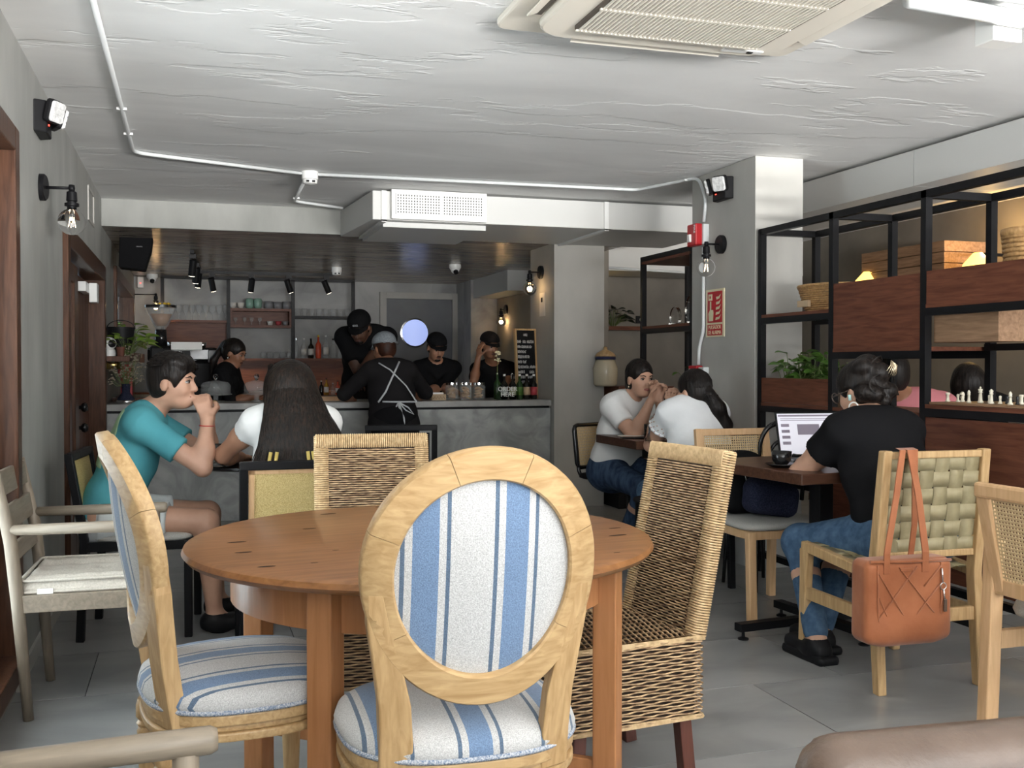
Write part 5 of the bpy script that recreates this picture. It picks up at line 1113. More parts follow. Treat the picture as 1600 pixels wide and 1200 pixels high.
def person(name, label, pel, rz, lean, head, look, hands, feet, skin='skin_mid', s=1., female=False, h=.011, sleeve=.62, shirt='black_cloth', pants='jeans', pant_len=1., shoes='black_plastic', poles=((.4, -.2, -1), (-.4, -.2, -1)), hand_dirs=None, curl=.6, hem=.0, face=True, side=0., bulk=1., lips='lips', collar=.055, al=(.285, .25)):
    P = Person(); root = thing('person', label, 'person', (pel[0], pel[1], 0)); inv = Matrix.Translation((-pel[0], -pel[1], 0)); P.root = root
    def put(o): o.parent = root; o.matrix_parent_inverse = inv; return o
    P.put = put
    Rz = RZ(rz); f = Rz @ V((0, 1, 0)); r = Rz @ V((1, 0, 0)); up = V((0, 0, 1)); B = V(pel); sp = (up*math.cos(lean)+f*math.sin(lean)+r*side).normalized(); ff = (f-sp*f.dot(sp)).normalized()
    N = B+sp*.50*s; C = V(head); hf = V(look).normalized(); hr = hf.cross(up).normalized(); hu = hr.cross(hf); M = Matrix((hr, hf, hu)).transposed(); P.C, P.M, P.N, P.sp, P.r, P.ff, P.s, P.B = C, M, N, sp, r, ff, s, B
    def hp(x, y, z): return C+M @ V((x*s, y*s, z*s))
    P.hp = hp
    g = bulk; sw = (.155 if female else .178)*s
    tor = SD()
    tor.ecap(B-sp*.02*s, B+sp*.07*s, r, (.165*s*g, .120*s*g), (.158*s*g, .112*s*g), .05)
    tor.ecap(B+sp*.10*s, B+sp*.24*s, r, (.135*s*g, .098*s*g), (.140*s*g, .098*s*g), .06)
    tor.ecap(B+sp*.26*s, B+sp*.40*s, r, (.150*s*g, .108*s*g), (.155*s*g, .098*s*g), .06)
    tor.cone(N-sp*.055*s-r*sw*.86, N-sp*.055*s+r*sw*.86, .062*s, .062*s, .06); tor.cone(N-sp*.03*s-r*.07*s, N-sp*.03*s+r*.07*s, .055*s, .055*s, .05)
    if female:
        for q in (-1, 1): tor.ell(B+sp*.345*s+r*q*.07*s+ff*.075*s*g, (.062*s, .06*s, .062*s), None, .04)
    sd = SD(); sd.p += tor.p; P.tor = tor
    hb = hp(0, -.025, -.07); sd.cone(N-sp*.02*s, hb, .058*s*(.88 if female else 1), .052*s*(.88 if female else 1), .035)
    arms = []
    for i, q in enumerate((1, -1)):
        A = N-sp*.06*s+r*q*sw; pole = Rz @ V(poles[i]); E, Wr = ik(A, hands[i], al[0]*s, al[1]*s, pole); arms.append((A, E, Wr))
        sd.cone(A, A+(E-A)*.45, .052*s*g, .046*s*g, .04); sd.cone(A+(E-A)*.45, E, .046*s*g, .037*s*g, .03); sd.cone(E, E+(Wr-E)*.35, .038*s*g, .041*s*g, .02); sd.cone(E+(Wr-E)*.35, Wr, .041*s*g, .026*s, .03)
        dd, nn = hand_dirs[i] if hand_dirs else ((Wr-E), -up); hand_prims(sd, Wr, dd, nn, q, curl, s)
    P.arms = arms; legs = []
    for i, q in enumerate((1, -1)):
        A = B+r*q*.088*s-up*.01; K, An = ik(A, feet[i], .43*s, .42*s, f*1+up*.25+r*q*.12); legs.append((A, K, An))
        sd.cone(A, K, .082*s*g, .054*s, .04); sd.cone(K, K+(An-K)*.35, .053*s, .054*s, .03); sd.cone(K+(An-K)*.35, An, .054*s, .034*s, .03); sd.cone(An-up*.01, An+f*.13*s-up*.055, .034*s, .026*s, .03)
    P.legs = legs
    # head
    e = lambda c, rad, k=.02, sub=False, Mx=None: sd.ell(hp(*c), tuple(x*s for x in rad), M if Mx is None else M @ Mx, k, sub)
    e((0, -.012, .035), (.074, .094, .084)); e((0, .028, -.03), (.060, .062, .082), .03); e((0, .050, -.088), (.036, .036, .026), .03)
    for q in (-1, 1): e((q*.030, .062, -.028), (.026, .024, .026), .02); e((q*.077, -.006, -.012), (.009, .020, .031), .006)
    if face:
        for q in (-1, 1): e((q*.031, .097, .006), (.017, .014, .011), .010, True)
        e((0, .083, .030), (.050, .012, .010), .014); sd.cone(hp(0, .088, .012), hp(0, .107, -.026), .0075*s, .0125*s, .010)
        for q in (-1, 1): e((q*.011, .098, -.030), (.009, .010, .008), .006)
        e((0, .090, -.056), (.023, .010, .0055), .006); e((0, .088, -.066), (.019, .011, .006), .006)
    put(sd.build('body', skin, None, h))
    if face:
        for q in (-1, 1):
            eo = put(MB().lathe([(.0112*s*math.sin(PI*k/8), -.0066*s*math.cos(PI*k/8)) for k in range(9)], hp(q*.031, .0785, .005), 14, M).build('eye', 'eye_white', None, True))
            ir = MB().lathe([(0, -.003*s), (.0068*s, 0), (.004*s, .003*s), (0, .0035*s)], hp(q*.031, .0885, .005), 12, M @ RX(-PI/2)).build('iris', 'iris', None, True); ir.parent = eo
            put(MB().tube([hp(q*.014, .0925, .023), hp(q*.032, .094, .030), hp(q*.050, .080, .025)], [.0028*s, .0034*s, .0015*s], 6).build('eyebrow', 'hair', None, True))
            put(MB().tube([hp(q*.018, .0885, .009), hp(q*.031, .0915, .0145), hp(q*.046, .083, .008)], .0018*s, 5).build('eyelash', 'hair', None, True))
        put(MB().lathe([(.0225*s*math.sin(PI*k/8), -.0225*s*math.cos(PI*k/8)) for k in range(9)], hp(0, .0915, -.0605), 14, M @ RY(PI/2) @ Matrix.Diagonal((.42, .48, 1))).build('lips', lips, None, True))
    # shirt
    if shirt:
        c = tor.inflated(.010*s)
        for A, E, Wr in arms:
            L = (E-A)
            if sleeve <= 1: c.cone(A, A+L*sleeve, .064*s*g, .062*s*g, .03, True); c.ell(A, (.064*s*g,)*3, None, .03)
            else: c.cone(A, E, .062*s*g, .05*s*g, .03); c.cone(E, E+(Wr-E)*(sleeve-1), .05*s*g, .038*s, .02)
        c.ell(N+(hb-N)*.35+ff*.015*s, (collar*1.1*s, collar*1.1*s, .055*s), M, .008, True); c.cut(B+sp*hem*s-sp*.03*s, -sp)
        P.shirt = put(c.build('shirt', shirt, None, h))
    if pants:
        c = SD(); c.ecap(B-sp*.03*s, B+sp*.07*s, r, (.175*s*g, .130*s*g), (.166*s*g, .121*s*g), .04)
        for A, K, An in legs:
            if pant_len >= 1: c.cone(A, K, .096*s*g, .070*s, .04); c.ell(K, (.076*s,)*3, None, .03); c.cone(K, An+(K-An)*.08, .066*s, .05*s, .03)
            else: c.cone(A, A+(K-A)*pant_len, .098*s*g, .085*s, .04, True)
        put(c.build('trousers' if pant_len >= 1 else 'shorts', pants, None, h))
    for A, K, An in legs:
        c = SD().rbox(An+f*.06*s-up*(An.z-.045), (.085*s, .25*s, .07), Rz, .03, .02); c.cone(An-up*.02, An-up*.05+f*.02, .045*s, .045*s, .03); put(c.build('shoe', shoes, None, .012))
    return P
def hair_cap(P, grow=.014, face_cut=(0, .085, -.06, .072, .075, .098), ears=True, extra=None, m='hair', h=.009, name='hair'):
    s = P.s; sd = SD(); sd.ell(P.hp(0, -.014, .036), tuple((x+grow)*s for x in (.075, .096, .086)), P.M, .02); sd.ell(P.hp(0, -.045, -.02), (.074*s, .062*s, .07*s), P.M, .03)
    if extra: extra(sd)
    a = face_cut; sd.ell(P.hp(*a[:3]), tuple(x*s for x in a[3:]), P.M, .012, True)
    if ears:
        for q in (-1, 1): sd.ell(P.hp(q*.085, .01, -.03), (.03*s, .03*s, .045*s), P.M, .01, True)
    o = P.put(sd.build(name, m, None, h)); return o
def strands(P, roots, m='hair', r=.0022, name='hair_strands'):
    mb = MB()
    for path in roots: mb.tube(path, [r, r, r*.9, r*.4][:len(path)] if len(path) == 4 else r, 4, cap=False)
    o = P.put(mb.build(name, m, None, True)); o['kind'] = 'stuff'; return o
def sleek(P, grow, n=64, f0=.8, f1=-1.9, m='hair'):
    mb = MB(); g = grow+.0005
    for k in range(n):
        a = -1.35+2.7*(k+.5)/n; pts = []
        for j in range(7):
            ph = f0-.25*abs(a)+(f1-f0)*j/6; pts.append(P.hp((.075+g)*math.sin(a*(1-.25*j/6)), -.014+(.096+g)*math.sin(ph)*math.cos(a*(1-.25*j/6)), .036+(.086+g)*math.cos(ph)*math.cos(a*(1-.25*j/6))))
        mb.tube(pts, [.001, .0026, .003, .003, .003, .0026, .001], 4, cap=False)
    o = P.put(mb.build('hair_strands', m, None, True)); o['kind'] = 'stuff'
def cap_hat(P, m='black_cloth', brim=1, mark=None, tilt=0):
    s = P.s; sd = SD(); sd.ell(P.hp(0, -.012, .052), (.092*s, .112*s, .088*s), P.M, .01); sd.cut(P.hp(0, 0, .040), P.M @ V((0, .12, -1))); o = P.put(sd.build('cap', m, None, .009))
    mb = MB()
    def fn(u, v): a = (u-.5)*2.2; q = .098+.062*v*math.cos(a)**.6*(1 if brim > 0 else .55); return P.hp(math.sin(a)*.092*(1-.1*v), brim*(math.cos(a)*q)-.012+.004, .046-.018*v-.012*abs(a)**1.5*.5)
    mb.grid(fn, 14, 6); b = mb.build('cap_brim', m, None, True); b.parent = o; sl = b.modifiers.new('t', 'SOLIDIFY'); sl.thickness = .004
    return o
clasp_d = None
# --- man in teal shirt
hd = atY(270, 597, 4.86); hc = atY(312, 640, 4.80)
P = person('person', 'man in teal t-shirt and white shorts resting his chin on clasped hands', (-.355, 4.96, .53), -PI/2-.05, .36, hd, (1, -.42, -.06), (V((.072, 4.77, .955)), V((.08, 4.90, .955))), ((.10, 4.80, .08), (.12, 5.12, .08)), 'skin_light', 1.0, h=.0075, shirt='teal_cloth', pants='shorts_cloth', pant_len=.62, poles=((.25, .55, -1), (-.3, .5, -1)), hand_dirs=(((-.28, .30, 1), (-.2, 1, .0)), ((-.25, -.35, 1), (-.2, -1, .0))), curl=.8, hem=-.02, al=(.33, .215))
def ex(sd):
    for x, y, z, r_ in ((-.02, .045, .100, .034), (.025, .045, .100, .034), (.05, .02, .092, .035), (-.05, .02, .092, .035), (0, -.02, .105, .045), (.0, .068, .088, .026), (-.04, .058, .080, .024), (.04, .058, .080, .024)): sd.ell(P.hp(x, y, z), (r_, r_, r_*.8), P.M, .02)
    for q in (-1, 1): sd.ell(P.hp(q*.068, .03, .02), (.016, .022, .045), P.M, .015)
hair_cap(P, .012, (0, .10, -.052, .085, .072, .102), True, ex, h=.007)
m = MB()
for k in range(90):
    a = -1.3+2.6*((k*37) % 90)/90; t0 = ((k*53) % 90)/90; y0 = -.09+.10*t0; pts = [P.hp(math.sin(a)*.085, y0+.026*j, .118*math.cos(a*.8)+.012+.006*math.sin(j+k)-.45*max(0, y0+.026*j-.02)**1.0*.4) for j in range(4)]; m.tube(pts, [.003, .004, .004, .001], 4, cap=False)
o = P.put(m.build('hair_tufts', 'hair', None, True)); o['kind'] = 'stuff'
bp_ = P.B+P.sp*.36-P.ff*.112; Mx = Matrix((P.r, P.sp, -P.ff)).transposed()
c = P.tor.inflated(.0145); b0_ = P.B+P.sp*.34
for d_, n_ in ((.11, P.r), (.11, -P.r), (.13, P.sp), (.15, -P.sp), (-.055, P.ff)): c.cut(b0_+n_*d_, n_)
o = P.put(c.build('shirt_print', 'lime_print', None, .009)); q_ = lambda x, t: P.B+P.sp*t+P.r*x-P.ff*(.117*math.sqrt(1-(x/.168)**2)+.002)
m = MB().tube([q_(.05, .24), q_(.062, .265), q_(.05, .29)], .004, 5).tube([q_(.095, .24), q_(.082, .265), q_(.095, .29)], .004, 5).tube([q_(.062, .265), q_(.082, .265)], .004, 5).build('print_emblem', 'navy_cloth'); m.parent = o
A, E, Wr = P.arms[0]; P.put(MB().tube([Wr+(E-Wr)*.12+(P.M @ V((math.cos(t)*.031, math.sin(t)*.031, 0))) for t in [2*PI*k/16 for k in range(16)]], .0022, 5, True).build('bracelet', 'fire_red', None, True))
# --- long haired woman
hd = atY(452, 612, 4.62)
P = person('person', 'woman with very long dark hair seen from behind in a white lace top', (.42, 4.48, .53), .0, .20, hd, (-.1, 1, -.1), (V((.50, 4.98, .77)), V((.22, 4.98, .77))), ((.52, 4.85, .08), (.32, 4.85, .08)), 'skin_mid', .97, True, .010, .30, 'white_cloth', 'shorts_cloth', poles=((.8, -.3, -1), (-1.3, -.3, -.7)), face=False)
sd = SD(); hp = P.hp
sd.ell(hp(0, -.012, .03), (.097, .115, .108), P.M, .02); b_ = P.N-P.ff*.10
sd.ecap(hp(0, -.03, .02), V((hd.x+.035, 4.42, .74)), (1, 0, 0), (.100, .095), (.205, .075), .06); sd.ecap(hp(0, -.03, -.02), V((hd.x+.09, 4.42, .74)), (1, 0, 0), (.09, .08), (.17, .06), .05)
o = P.put(sd.build('hair', 'hair_brown', None, .009)); rg = random.Random(11); R = []
for k in range(420):
    a = rg.uniform(-1, 1); t = rg.random(); zz = rg.uniform(-.1, .95)*.105; xx = a*.092; p0 = hp(xx, -.012-.117*math.sqrt(max(0, 1-(xx/.099)**2-(zz/.11)**2)), .03+zz)
    R.append([p0, V((hd.x+a*.135+.012, 4.50-.085*math.sqrt(1-a*a*.8), .98)), V((hd.x+a*.175+.028, 4.46-.08*math.sqrt(1-a*a*.8), .86)), V((hd.x+a*.225+.035+rg.uniform(-.01, .01), 4.42-.075*math.sqrt(1-a*a*.8), .70+rg.uniform(0, .06)))])
strands(P, R, 'hair_brown', .003)
o = P.put(MB().tube([hp(-.07, .05, .10), hp(-.03, .085, .115), hp(0, .075, .117), hp(.03, .085, .115), hp(.07, .05, .10)], [.008, .016, .006, .016, .008], 8).build('sunglasses', 'black_gloss', None, True))
for q in (-1, 1):
    A, E, Wr = P.arms[0 if q > 0 else 1]; P.put(SD().ell(A+V((0, 0, -.0)), (.070, .068, .072), None, .02).build('ruffle', 'white_cloth', None, .012))
for x in (-.10, -.075, .05, .07): P.put(MB().tube([(hd.x+x, 4.345, .84), (hd.x+x*1.25, 4.335, .72)], .008, 6).build('yellow_panel', 'yellow_cloth', None, True))
# --- barista with ponytail
hd = atY(366, 552, 8.98)
P = person('person', 'barista woman with ponytail in black looking down behind the cake domes', (.22, 9.02, .72), -PI/2-.3, .20, hd, (1, -.55, -.38), (V((.55, 8.72, .96)), V((.60, 8.95, .98))), ((.2, 8.95, .08), (.2, 9.12, .08)), 'skin_tan', .95, True, .011, 1.2, 'black_cloth', 'black_cloth2', lips='lips_dark')
def ex(sd): sd.ell(P.hp(0, -.10, .05), (.035, .035, .04), P.M, .02); sd.cone(P.hp(0, -.12, .03), P.hp(.02, -.16, -.12), .03, .03, .02); sd.cone(P.hp(.02, -.16, -.12), P.hp(.02, -.13, -.30), .03, .012, .02)
hair_cap(P, .010, (0, .098, -.05, .08, .078, .10), True, ex); sleek(P, .010, f0=.55)
P.put(MB().lathe([(0, -.006), (.006, 0), (0, .006)], P.hp(.085, -.005, -.045), 8).build('earring', 'white_plastic', None, True))
# --- tall man in cap
hd = atY(562, 512, 8.93)
P = person('person', 'tall man in black cap and t-shirt leaning one hand on the counter', (1.50, 9.22, .98), PI-.1, .30, hd, (-.45, -1, -.75), (V((1.62, 8.9, 1.05)), V((1.27, 8.72, .925))), ((1.42, 9.1, .08), (1.6, 9.1, .08)), 'skin_dark', 1.12, False, .012, .72, 'black_cloth', 'black_cloth2', lips='lips_dark', poles=((-.5, .2, -1), (.9, -.3, -.3)), bulk=1.1, hand_dirs=(((0, -1, -.3), (0, 0, -1)), ((-.1, -1, -.15), (0, 0, -1))), curl=.15)
hair_cap(P, .004, (0, .10, -.05, .08, .078, .10)); cp_ = cap_hat(P); t = scribble('cap_mark', None, -.022, .022, .0, .022, 0, 'strap', 5, P.M, P.hp(0, .106*1.0, .075)); t.parent = cp_
P.put(SD().ell(P.hp(0, .06, -.085), (.04, .04, .03), P.M, .01).build('beard', 'hair', None, .009))
# --- person in grey cap with apron at the counter
hd = atY(600, 545, 8.0)
P = person('person', 'person in grey cap and black apron with white straps leaning on the bar', (1.47, 7.70, .76), .0, .42, hd, (-.45, 1, -.25), (V((1.72, 8.25, .93)), V((1.22, 8.22, .93))), ((1.55, 7.75, .08), (1.38, 7.72, .08)), 'skin_tan', .98, True, .010, 1.5, 'black_cloth2', 'black_cloth2', face=False, poles=((1, -.2, -.6), (-1, -.2, -.6)), bulk=1.1)
hair_cap(P, .006, (0, .10, -.05, .08, .078, .10), True, None, 'hair_red'); cap_hat(P, 'cap_grey', 1)
P.put(MB().tube([P.hp(-.06, -.085, .035), P.hp(0, -.115, .03), P.hp(.06, -.085, .035), P.hp(.10, -.06, .035)], .010, 8).build('cap_strap', 'cap_grey', None, True))
sk = SD(); sk.ecap(P.B+V((0, 0, .02)), V((1.47, 7.66, .40)), (1, 0, 0), (.185, .145), (.215, .165), .04); P.put(sk.build('apron', 'black_cloth', None, .012))
bk = lambda x, t, d=.0: P.B+P.sp*t-P.ff*(.125-d)+P.r*x
A0, A1, W0, W1 = bk(.06, .46, .02), bk(-.10, .45, .02), bk(-.13, .12), bk(.16, .12)
def strp(nm, pts, r=.006): P.put(MB().tube(pts, r, 6).build(nm, 'strap', None, True))
strp('apron_strap', [A0, bk(.0, .34, -.005), bk(-.07, .20, -.006), W0], .008); strp('apron_strap', [A1, bk(-.02, .38, -.006), bk(.09, .25, -.006), W1], .006); strp('apron_tie', [bk(-.10, .12, -.01), bk(.0, .115, -.015), W1], .007)
c0 = bk(.02, .11, -.02)
strp('apron_bow', [c0, c0+V((-.06, -.02, -.10)), c0+V((-.045, -.02, -.20)), c0+V((-.01, -.02, -.12)), c0]); strp('apron_bow', [c0, c0+V((.07, -.02, -.04)), c0+V((.11, -.02, -.09)), c0+V((.05, -.02, -.06)), c0]); strp('apron_tail', [c0, c0+V((.005, -.05, -.15)), c0+V((.0, -.05, -.34))], .008); strp('apron_tail', [c0, c0+V((.03, -.05, -.12)), c0+V((.04, -.05, -.27))], .007)
# --- bearded man in cap
hd = atY(682, 543, 8.98)
P = person('person', 'bearded man in black cap and shirt looking down behind the cookie jars', (2.12, 9.22, .75), PI+.05, .26, hd, (.12, -1, -.45), (V((1.98, 8.72, .96)), V((2.22, 8.72, .96))), ((2.05, 9.1, .08), (2.2, 9.1, .08)), 'skin_mid', .98, False, .011, 1.5, 'black_cloth', 'black_cloth2', bulk=1.12, lips='lips_dark', poles=((-1, -.2, -.6), (1, -.2, -.6)))
hair_cap(P, .003, (0, .10, -.05, .08, .078, .10)); cap_hat(P)
P.put(SD().ell(P.hp(0, .068, -.09), (.030, .028, .020), P.M, .01).ell(P.hp(0, .098, -.047), (.026, .008, .005), P.M, .008).build('beard', 'hair', None, .007))
# --- young person with hand on cheek
hd = atY(765, 540, 8.95); hnd = V((hd.x-.115, hd.y-.03, hd.z-.11))
P = person('person', 'person in black cap and t-shirt leaning cheek on hand behind the bar', (2.68, 9.25, .77), PI, .30, hd, (.25, -1, -.30), (hnd, V((2.82, 8.72, .96))), ((2.6, 9.1, .08), (2.76, 9.1, .08)), 'skin_tan', .93, False, .011, .62, 'black_cloth', 'black_cloth2', lips='lips_dark', poles=((.35, .5, -1), (1, -.2, -.5)), hand_dirs=(((.15, .1, 1), (.9, .5, 0)), ((0, -1, 0), (0, 0, -1))), curl=.35, side=.0)
hair_cap(P, .004, (0, .10, -.05, .08, .078, .10)); cap_hat(P)
# --- woman in white t-shirt
hd = atY(1000, 592, 5.98); hc = atY(1022, 612, 5.84)
P = person('person', 'woman in white t-shirt and jeans with hands clasped at her mouth', (2.64, 6.22, .53), PI+.40, .30, hd, (.12, -1, -.08), (V((hc.x-.025, hc.y-.0, hc.z-.06)), V((hc.x+.035, hc.y+.0, hc.z-.05))), ((2.60, 5.98, .08), (2.82, 6.0, .08)), 'skin_light', .98, True, .0085, .60, 'white_cloth', 'jeans', shoes='black_plastic', poles=((.25, .35, -1), (-.3, .3, -1)), hand_dirs=(((.55, .0, 1), (.6, -.8, 0)), ((-.35, .1, 1), (-.6, -.8, 0))), curl=.75, bulk=1.12)
def ex(sd): sd.ell(P.hp(0, -.10, -.05), (.045, .045, .045), P.M, .02)
hair_cap(P, .008, (0, .098, -.055, .075, .076, .108), True, ex); sleek(P, .008, f0=.62); P.put(MB().lathe([(0, -.008), (.006, 0), (0, .008)], P.hp(.082, .0, -.05), 8).build('earring', 'clip_gold', None, True)); P.put(MB().lathe([(0, -.008), (.006, 0), (0, .008)], P.hp(-.082, .0, -.05), 8).build('earring', 'clip_gold', None, True))
# --- woman in eyelet blouse
hd = atY(1083, 612, 5.26); hl = atY(1048, 628, 5.46); hr_ = atY(1060, 622, 5.50)
P = person('person', 'woman in white eyelet blouse with long black ponytail seen from behind', (2.72, 5.10, .53), .06, .34, hd, (-.45, 1, -.05), (V((hr_.x+.03, hr_.y, hr_.z-.05)), V((hl.x, hl.y, hl.z-.05))), ((2.74, 5.35, .08), (2.6, 5.35, .08)), 'skin_light', .97, True, .009, .45, 'blouse_cloth', 'jeans_mid', face=False, poles=((.5, .2, -1), (-.6, .1, -1)), hand_dirs=(((-.2, .2, 1), (-.6, .5, 0)), ((.1, .2, 1), (.4, .6, 0))), curl=.8, bulk=1.12)
tail = [P.hp(.0, -.115, -.02), P.hp(.03, -.15, -.10), P.hp(.08, -.15, -.20), P.hp(.13, -.13, -.30)]
def ex(sd):
    for k, (a, b) in enumerate(zip(tail, tail[1:])): sd.cone(a, b, .038+.006*k, .045+.0*k if k < 2 else .03, .02)
hair_cap(P, .012, (0, .10, -.055, .078, .076, .108), True, ex); sleek(P, .012, f0=.6); rg = random.Random(4)
strands(P, [[t+V((rg.uniform(-.035, .035), rg.uniform(-.04, .01), 0)) for t in tail] for k in range(80)], 'hair', .003)
P.put(MB().tube([P.hp(.02*math.cos(2*PI*k/12), -.118, .02*math.sin(2*PI*k/12)-.01) for k in range(12)], .012, 6, True).build('hair_tie', 'black_cloth', None, True))
for A, E, Wr in P.arms:
    d = (E-A).normalized(); m = MB()
    x = d.orthogonal().normalized(); y = d.cross(x)
    for j in range(3):
        for k in range(14): a = 2*PI*k/14+.2*j; c = A+d*(.075+.022*j)+(x*math.cos(a)+y*math.sin(a))*.0725; m.lathe([(0, -.004), (.005, 0), (0, .004)], c, 6)
    o = P.put(m.build('eyelet_holes', 'skin_mid', None)); o['kind'] = 'stuff'
    m = MB(); L = 28; m.tube([A+d*.124+(x*math.cos(2*PI*k/L)+y*math.sin(2*PI*k/L))*(.066+.005*(k % 2)) for k in range(L)], .008, 6, True); P.put(m.build('scalloped_cuff', 'blouse_cloth', None, True))
A, E, Wr = P.arms[1]; P.put(MB().tube([Wr+(E-Wr)*.2+V((math.cos(t)*.034, math.sin(t)*.034, 0)) for t in [2*PI*k/14 for k in range(14)]], .005, 6, True).build('bracelet', 'white_plastic', None, True))
# --- woman in black tee at the laptop
hd = atY(1345, 612, 3.74)
P = person('person', 'woman in black t-shirt with hair clipped up working at the laptop', (2.70, 3.42, .53), .05, .44, hd, (-.40, 1, -.35), (V((2.86, 3.98, .79)), V((2.66, 3.95, .79))), ((2.52, 3.72, .09), (2.42, 3.60, .09)), 'skin_light', 1.0, True, .0085, .52, 'black_cloth', 'jeans_mid', face=False, poles=((.9, -.1, -.8), (-1.0, -.0, -.75)), hand_dirs=(((-.3, 1, 0), (0, 0, -1)), ((.5, 1, 0), (0, 0, -1))), curl=.4, bulk=1.18)
def ex(sd):
    for x, y, z, r_ in ((.0, -.06, .10, .055), (-.05, -.07, .085, .045), (.05, -.06, .09, .045), (.0, -.10, .05, .055), (.07, -.06, -.02, .045), (-.07, -.06, -.02, .045), (.085, -.05, -.05, .03), (-.055, -.09, -.04, .04), (.03, -.10, -.03, .045), (0, -.09, -.07, .03)): sd.ell(P.hp(x, y, z), (r_, r_, r_*.85), P.M, .012)
hair_cap(P, .014, (0, .10, -.055, .078, .076, .105), True, ex, h=.007); rg = random.Random(8); R = []
for k in range(150):
    a = rg.uniform(0, 2*PI); q = rg.uniform(.03, .10); cx, cz = rg.choice(((0, .07), (.05, -.01), (-.05, -.01), (0, .02))); R.append([P.hp(cx+.05*math.cos(a+j*.7), -.135+.03*abs(math.cos(a+j*.7)), cz+.045*math.sin(a+j*.7)) for j in range(4)])
strands(P, R, 'hair', .0025)
m = MB()
for k in range(8): t = -.9+.25*k; m.tube([P.hp(.015, -.165, .085), P.hp(.015+.03*math.sin(t), -.172, .085-.035*math.cos(t)), P.hp(.015+.05*math.sin(t), -.155, .08-.06*math.cos(t))], .0022, 5)
P.put(m.build('hair_clip', 'clip_gold', None, True))
P.put(MB().tube([P.hp(-.086, .0+.022*math.cos(2*PI*k/20), -.068+.022*math.sin(2*PI*k/20)) for k in range(20)], .003, 6, True).build('hoop_earring', 'white_plastic', None, True)); P.put(MB().tube([P.hp(-.09, .0, -.012), P.hp(-.088, .006, -.035)], [.008, .006], 8).build('earbud', 'mint', None, True))
P.put(MB().tube([P.hp(-.075, .0, .01), P.hp(-.072, .06, .008), P.hp(-.065, .10, .005)], .0025, 6).build('spectacles_arm', 'brown_leather', None, True)); P.put(MB().tube([P.hp(-.034+.026*math.cos(2*PI*k/16), .104, .002+.022*math.sin(2*PI*k/16)) for k in range(16)], .0025, 5, True).build('spectacles_rim', 'brown_leather', None, True))
for A, K, An in P.legs: P.put(SD().rbox(An+V((0, .05, -.075)), (.10, .27, .04), RZ(.05), .015, .01).build('platform_sole', 'black_plastic', None, .01))
# --- people beyond the divider
bn = thing('wooden_bench', 'dark wooden bench beyond the divider shelving', 'bench', (4.25, 5.0, 0)); MB().span((-.75, -.55, .40), (.75, .30, .44)).build('bench_seat', 'dark_wood', bn)
for x in (-.65, .65): MB().span((x-.04, -.5, 0), (x+.04, .25, .40)).build('bench_support', 'dark_wood', bn)
hd = atY(1392, 588, 4.76)
P = person('person', 'man in pink shirt sitting beyond the divider with his back turned', (3.81, 4.62, .53), -.5, .24, hd, (.3, 1, -.1), (V((4.05, 5.2, .75)), V((3.8, 5.2, .75))), ((4.0, 5.1, .08), (3.8, 5.1, .08)), 'skin_tan', 1.05, False, .012, .6, 'pink_cloth', 'black_cloth2', face=False, bulk=1.15, collar=.03, side=-.22)
hair_cap(P, .012)
hd = atY(1512, 602, 5.0)
P = person('person', 'dark-haired person in black sitting beyond the chess set', (4.45, 5.0, .53), -.6, .2, hd, (.6, 1, -.1), (V((4.7, 5.4, .75)), V((4.5, 5.4, .75))), ((4.7, 5.35, .08), (4.5, 5.35, .08)), 'skin_tan', .98, True, .012, 1.4, 'black_cloth', 'black_cloth2', face=False)
def ex(sd): sd.ecap(P.hp(0, -.05, 0), P.N-P.ff*.08-P.sp*.12, P.r, (.10, .07), (.14, .06), .04)
hair_cap(P, .018, (0, .12, -.055, .078, .076, .105), False, ex)

# ================================================================== TABLE THINGS
def water_glass(label, x, y, z, fill=.35):
    o = thing('water_glass', label, 'glass', (x, y, z)); MB().lathe([(0, 0), (.034, 0), (.036, .10), (.034, .10), (.031, .008), (0, .008)], n=24).build('tumbler', 'glass', o, True); MB().lathe([(0, .009), (.0305, .009), (.032, .009+.09*fill), (0, .009+.09*fill)], n=24).build('water', 'water', o, auto=True)
p = atZ(331, 722, .738); water_glass('tall water glass on the round black table', .118, 4.875, .7385); p = atZ(1016, 690, .76); water_glass('water glass on the table between the women', p.x, p.y, .7605)
tag(MB().box((0, 0, 0), (.16, .11, .004), RZ(.3)).build('paper_napkin', 'paper'), 'crumpled white napkin on the women\'s table', 'napkin').location = (2.60, 5.82, .764)
tag(MB().box((0, 0, 0), (.15, .07, .009), RZ(-.2)).build('phone', 'black_gloss', bevel=.004), 'dark phone lying on the women\'s table', 'phone').location = (2.53, 5.66, .766)
lp = thing('laptop', 'open silver laptop with a bright document on screen', 'laptop', (2.74, 4.03, .7585), -.12)
MB().span((-.16, -.11, 0), (.16, .11, .014)).build('base', 'ceramic_grey', lp, bevel=.003); MB().span((-.14, -.02, .014), (.14, .09, .016)).build('keyboard', 'black_plastic', lp)
M = RX(-.28); q = lambda x, y, z: V((0, .11, .014))+M @ V((x, y, z))
MB().box(q(0, 0, .107), (.325, .008, .215), M).build('lid', 'black_plastic', lp, bevel=.003); scn = MB().box(q(0, -.0045, .11), (.308, .001, .192), M).build('screen', 'screen', lp)
for z, x0, x1, hh in ((.196, -.15, .15, .008), (.182, -.14, .12, .003), (.174, -.14, .10, .003), (.150, -.14, -.10, .014), (.122, -.14, -.10, .014), (.094, -.14, -.10, .014), (.066, -.14, -.10, .014), (.13, -.06, .05, .05), (.07, .0, .12, .03)): MB().box(q((x0+x1)/2, -.0055, z), (x1-x0, .0008, hh), M).build('screen_mark', 'screen_mark', scn)
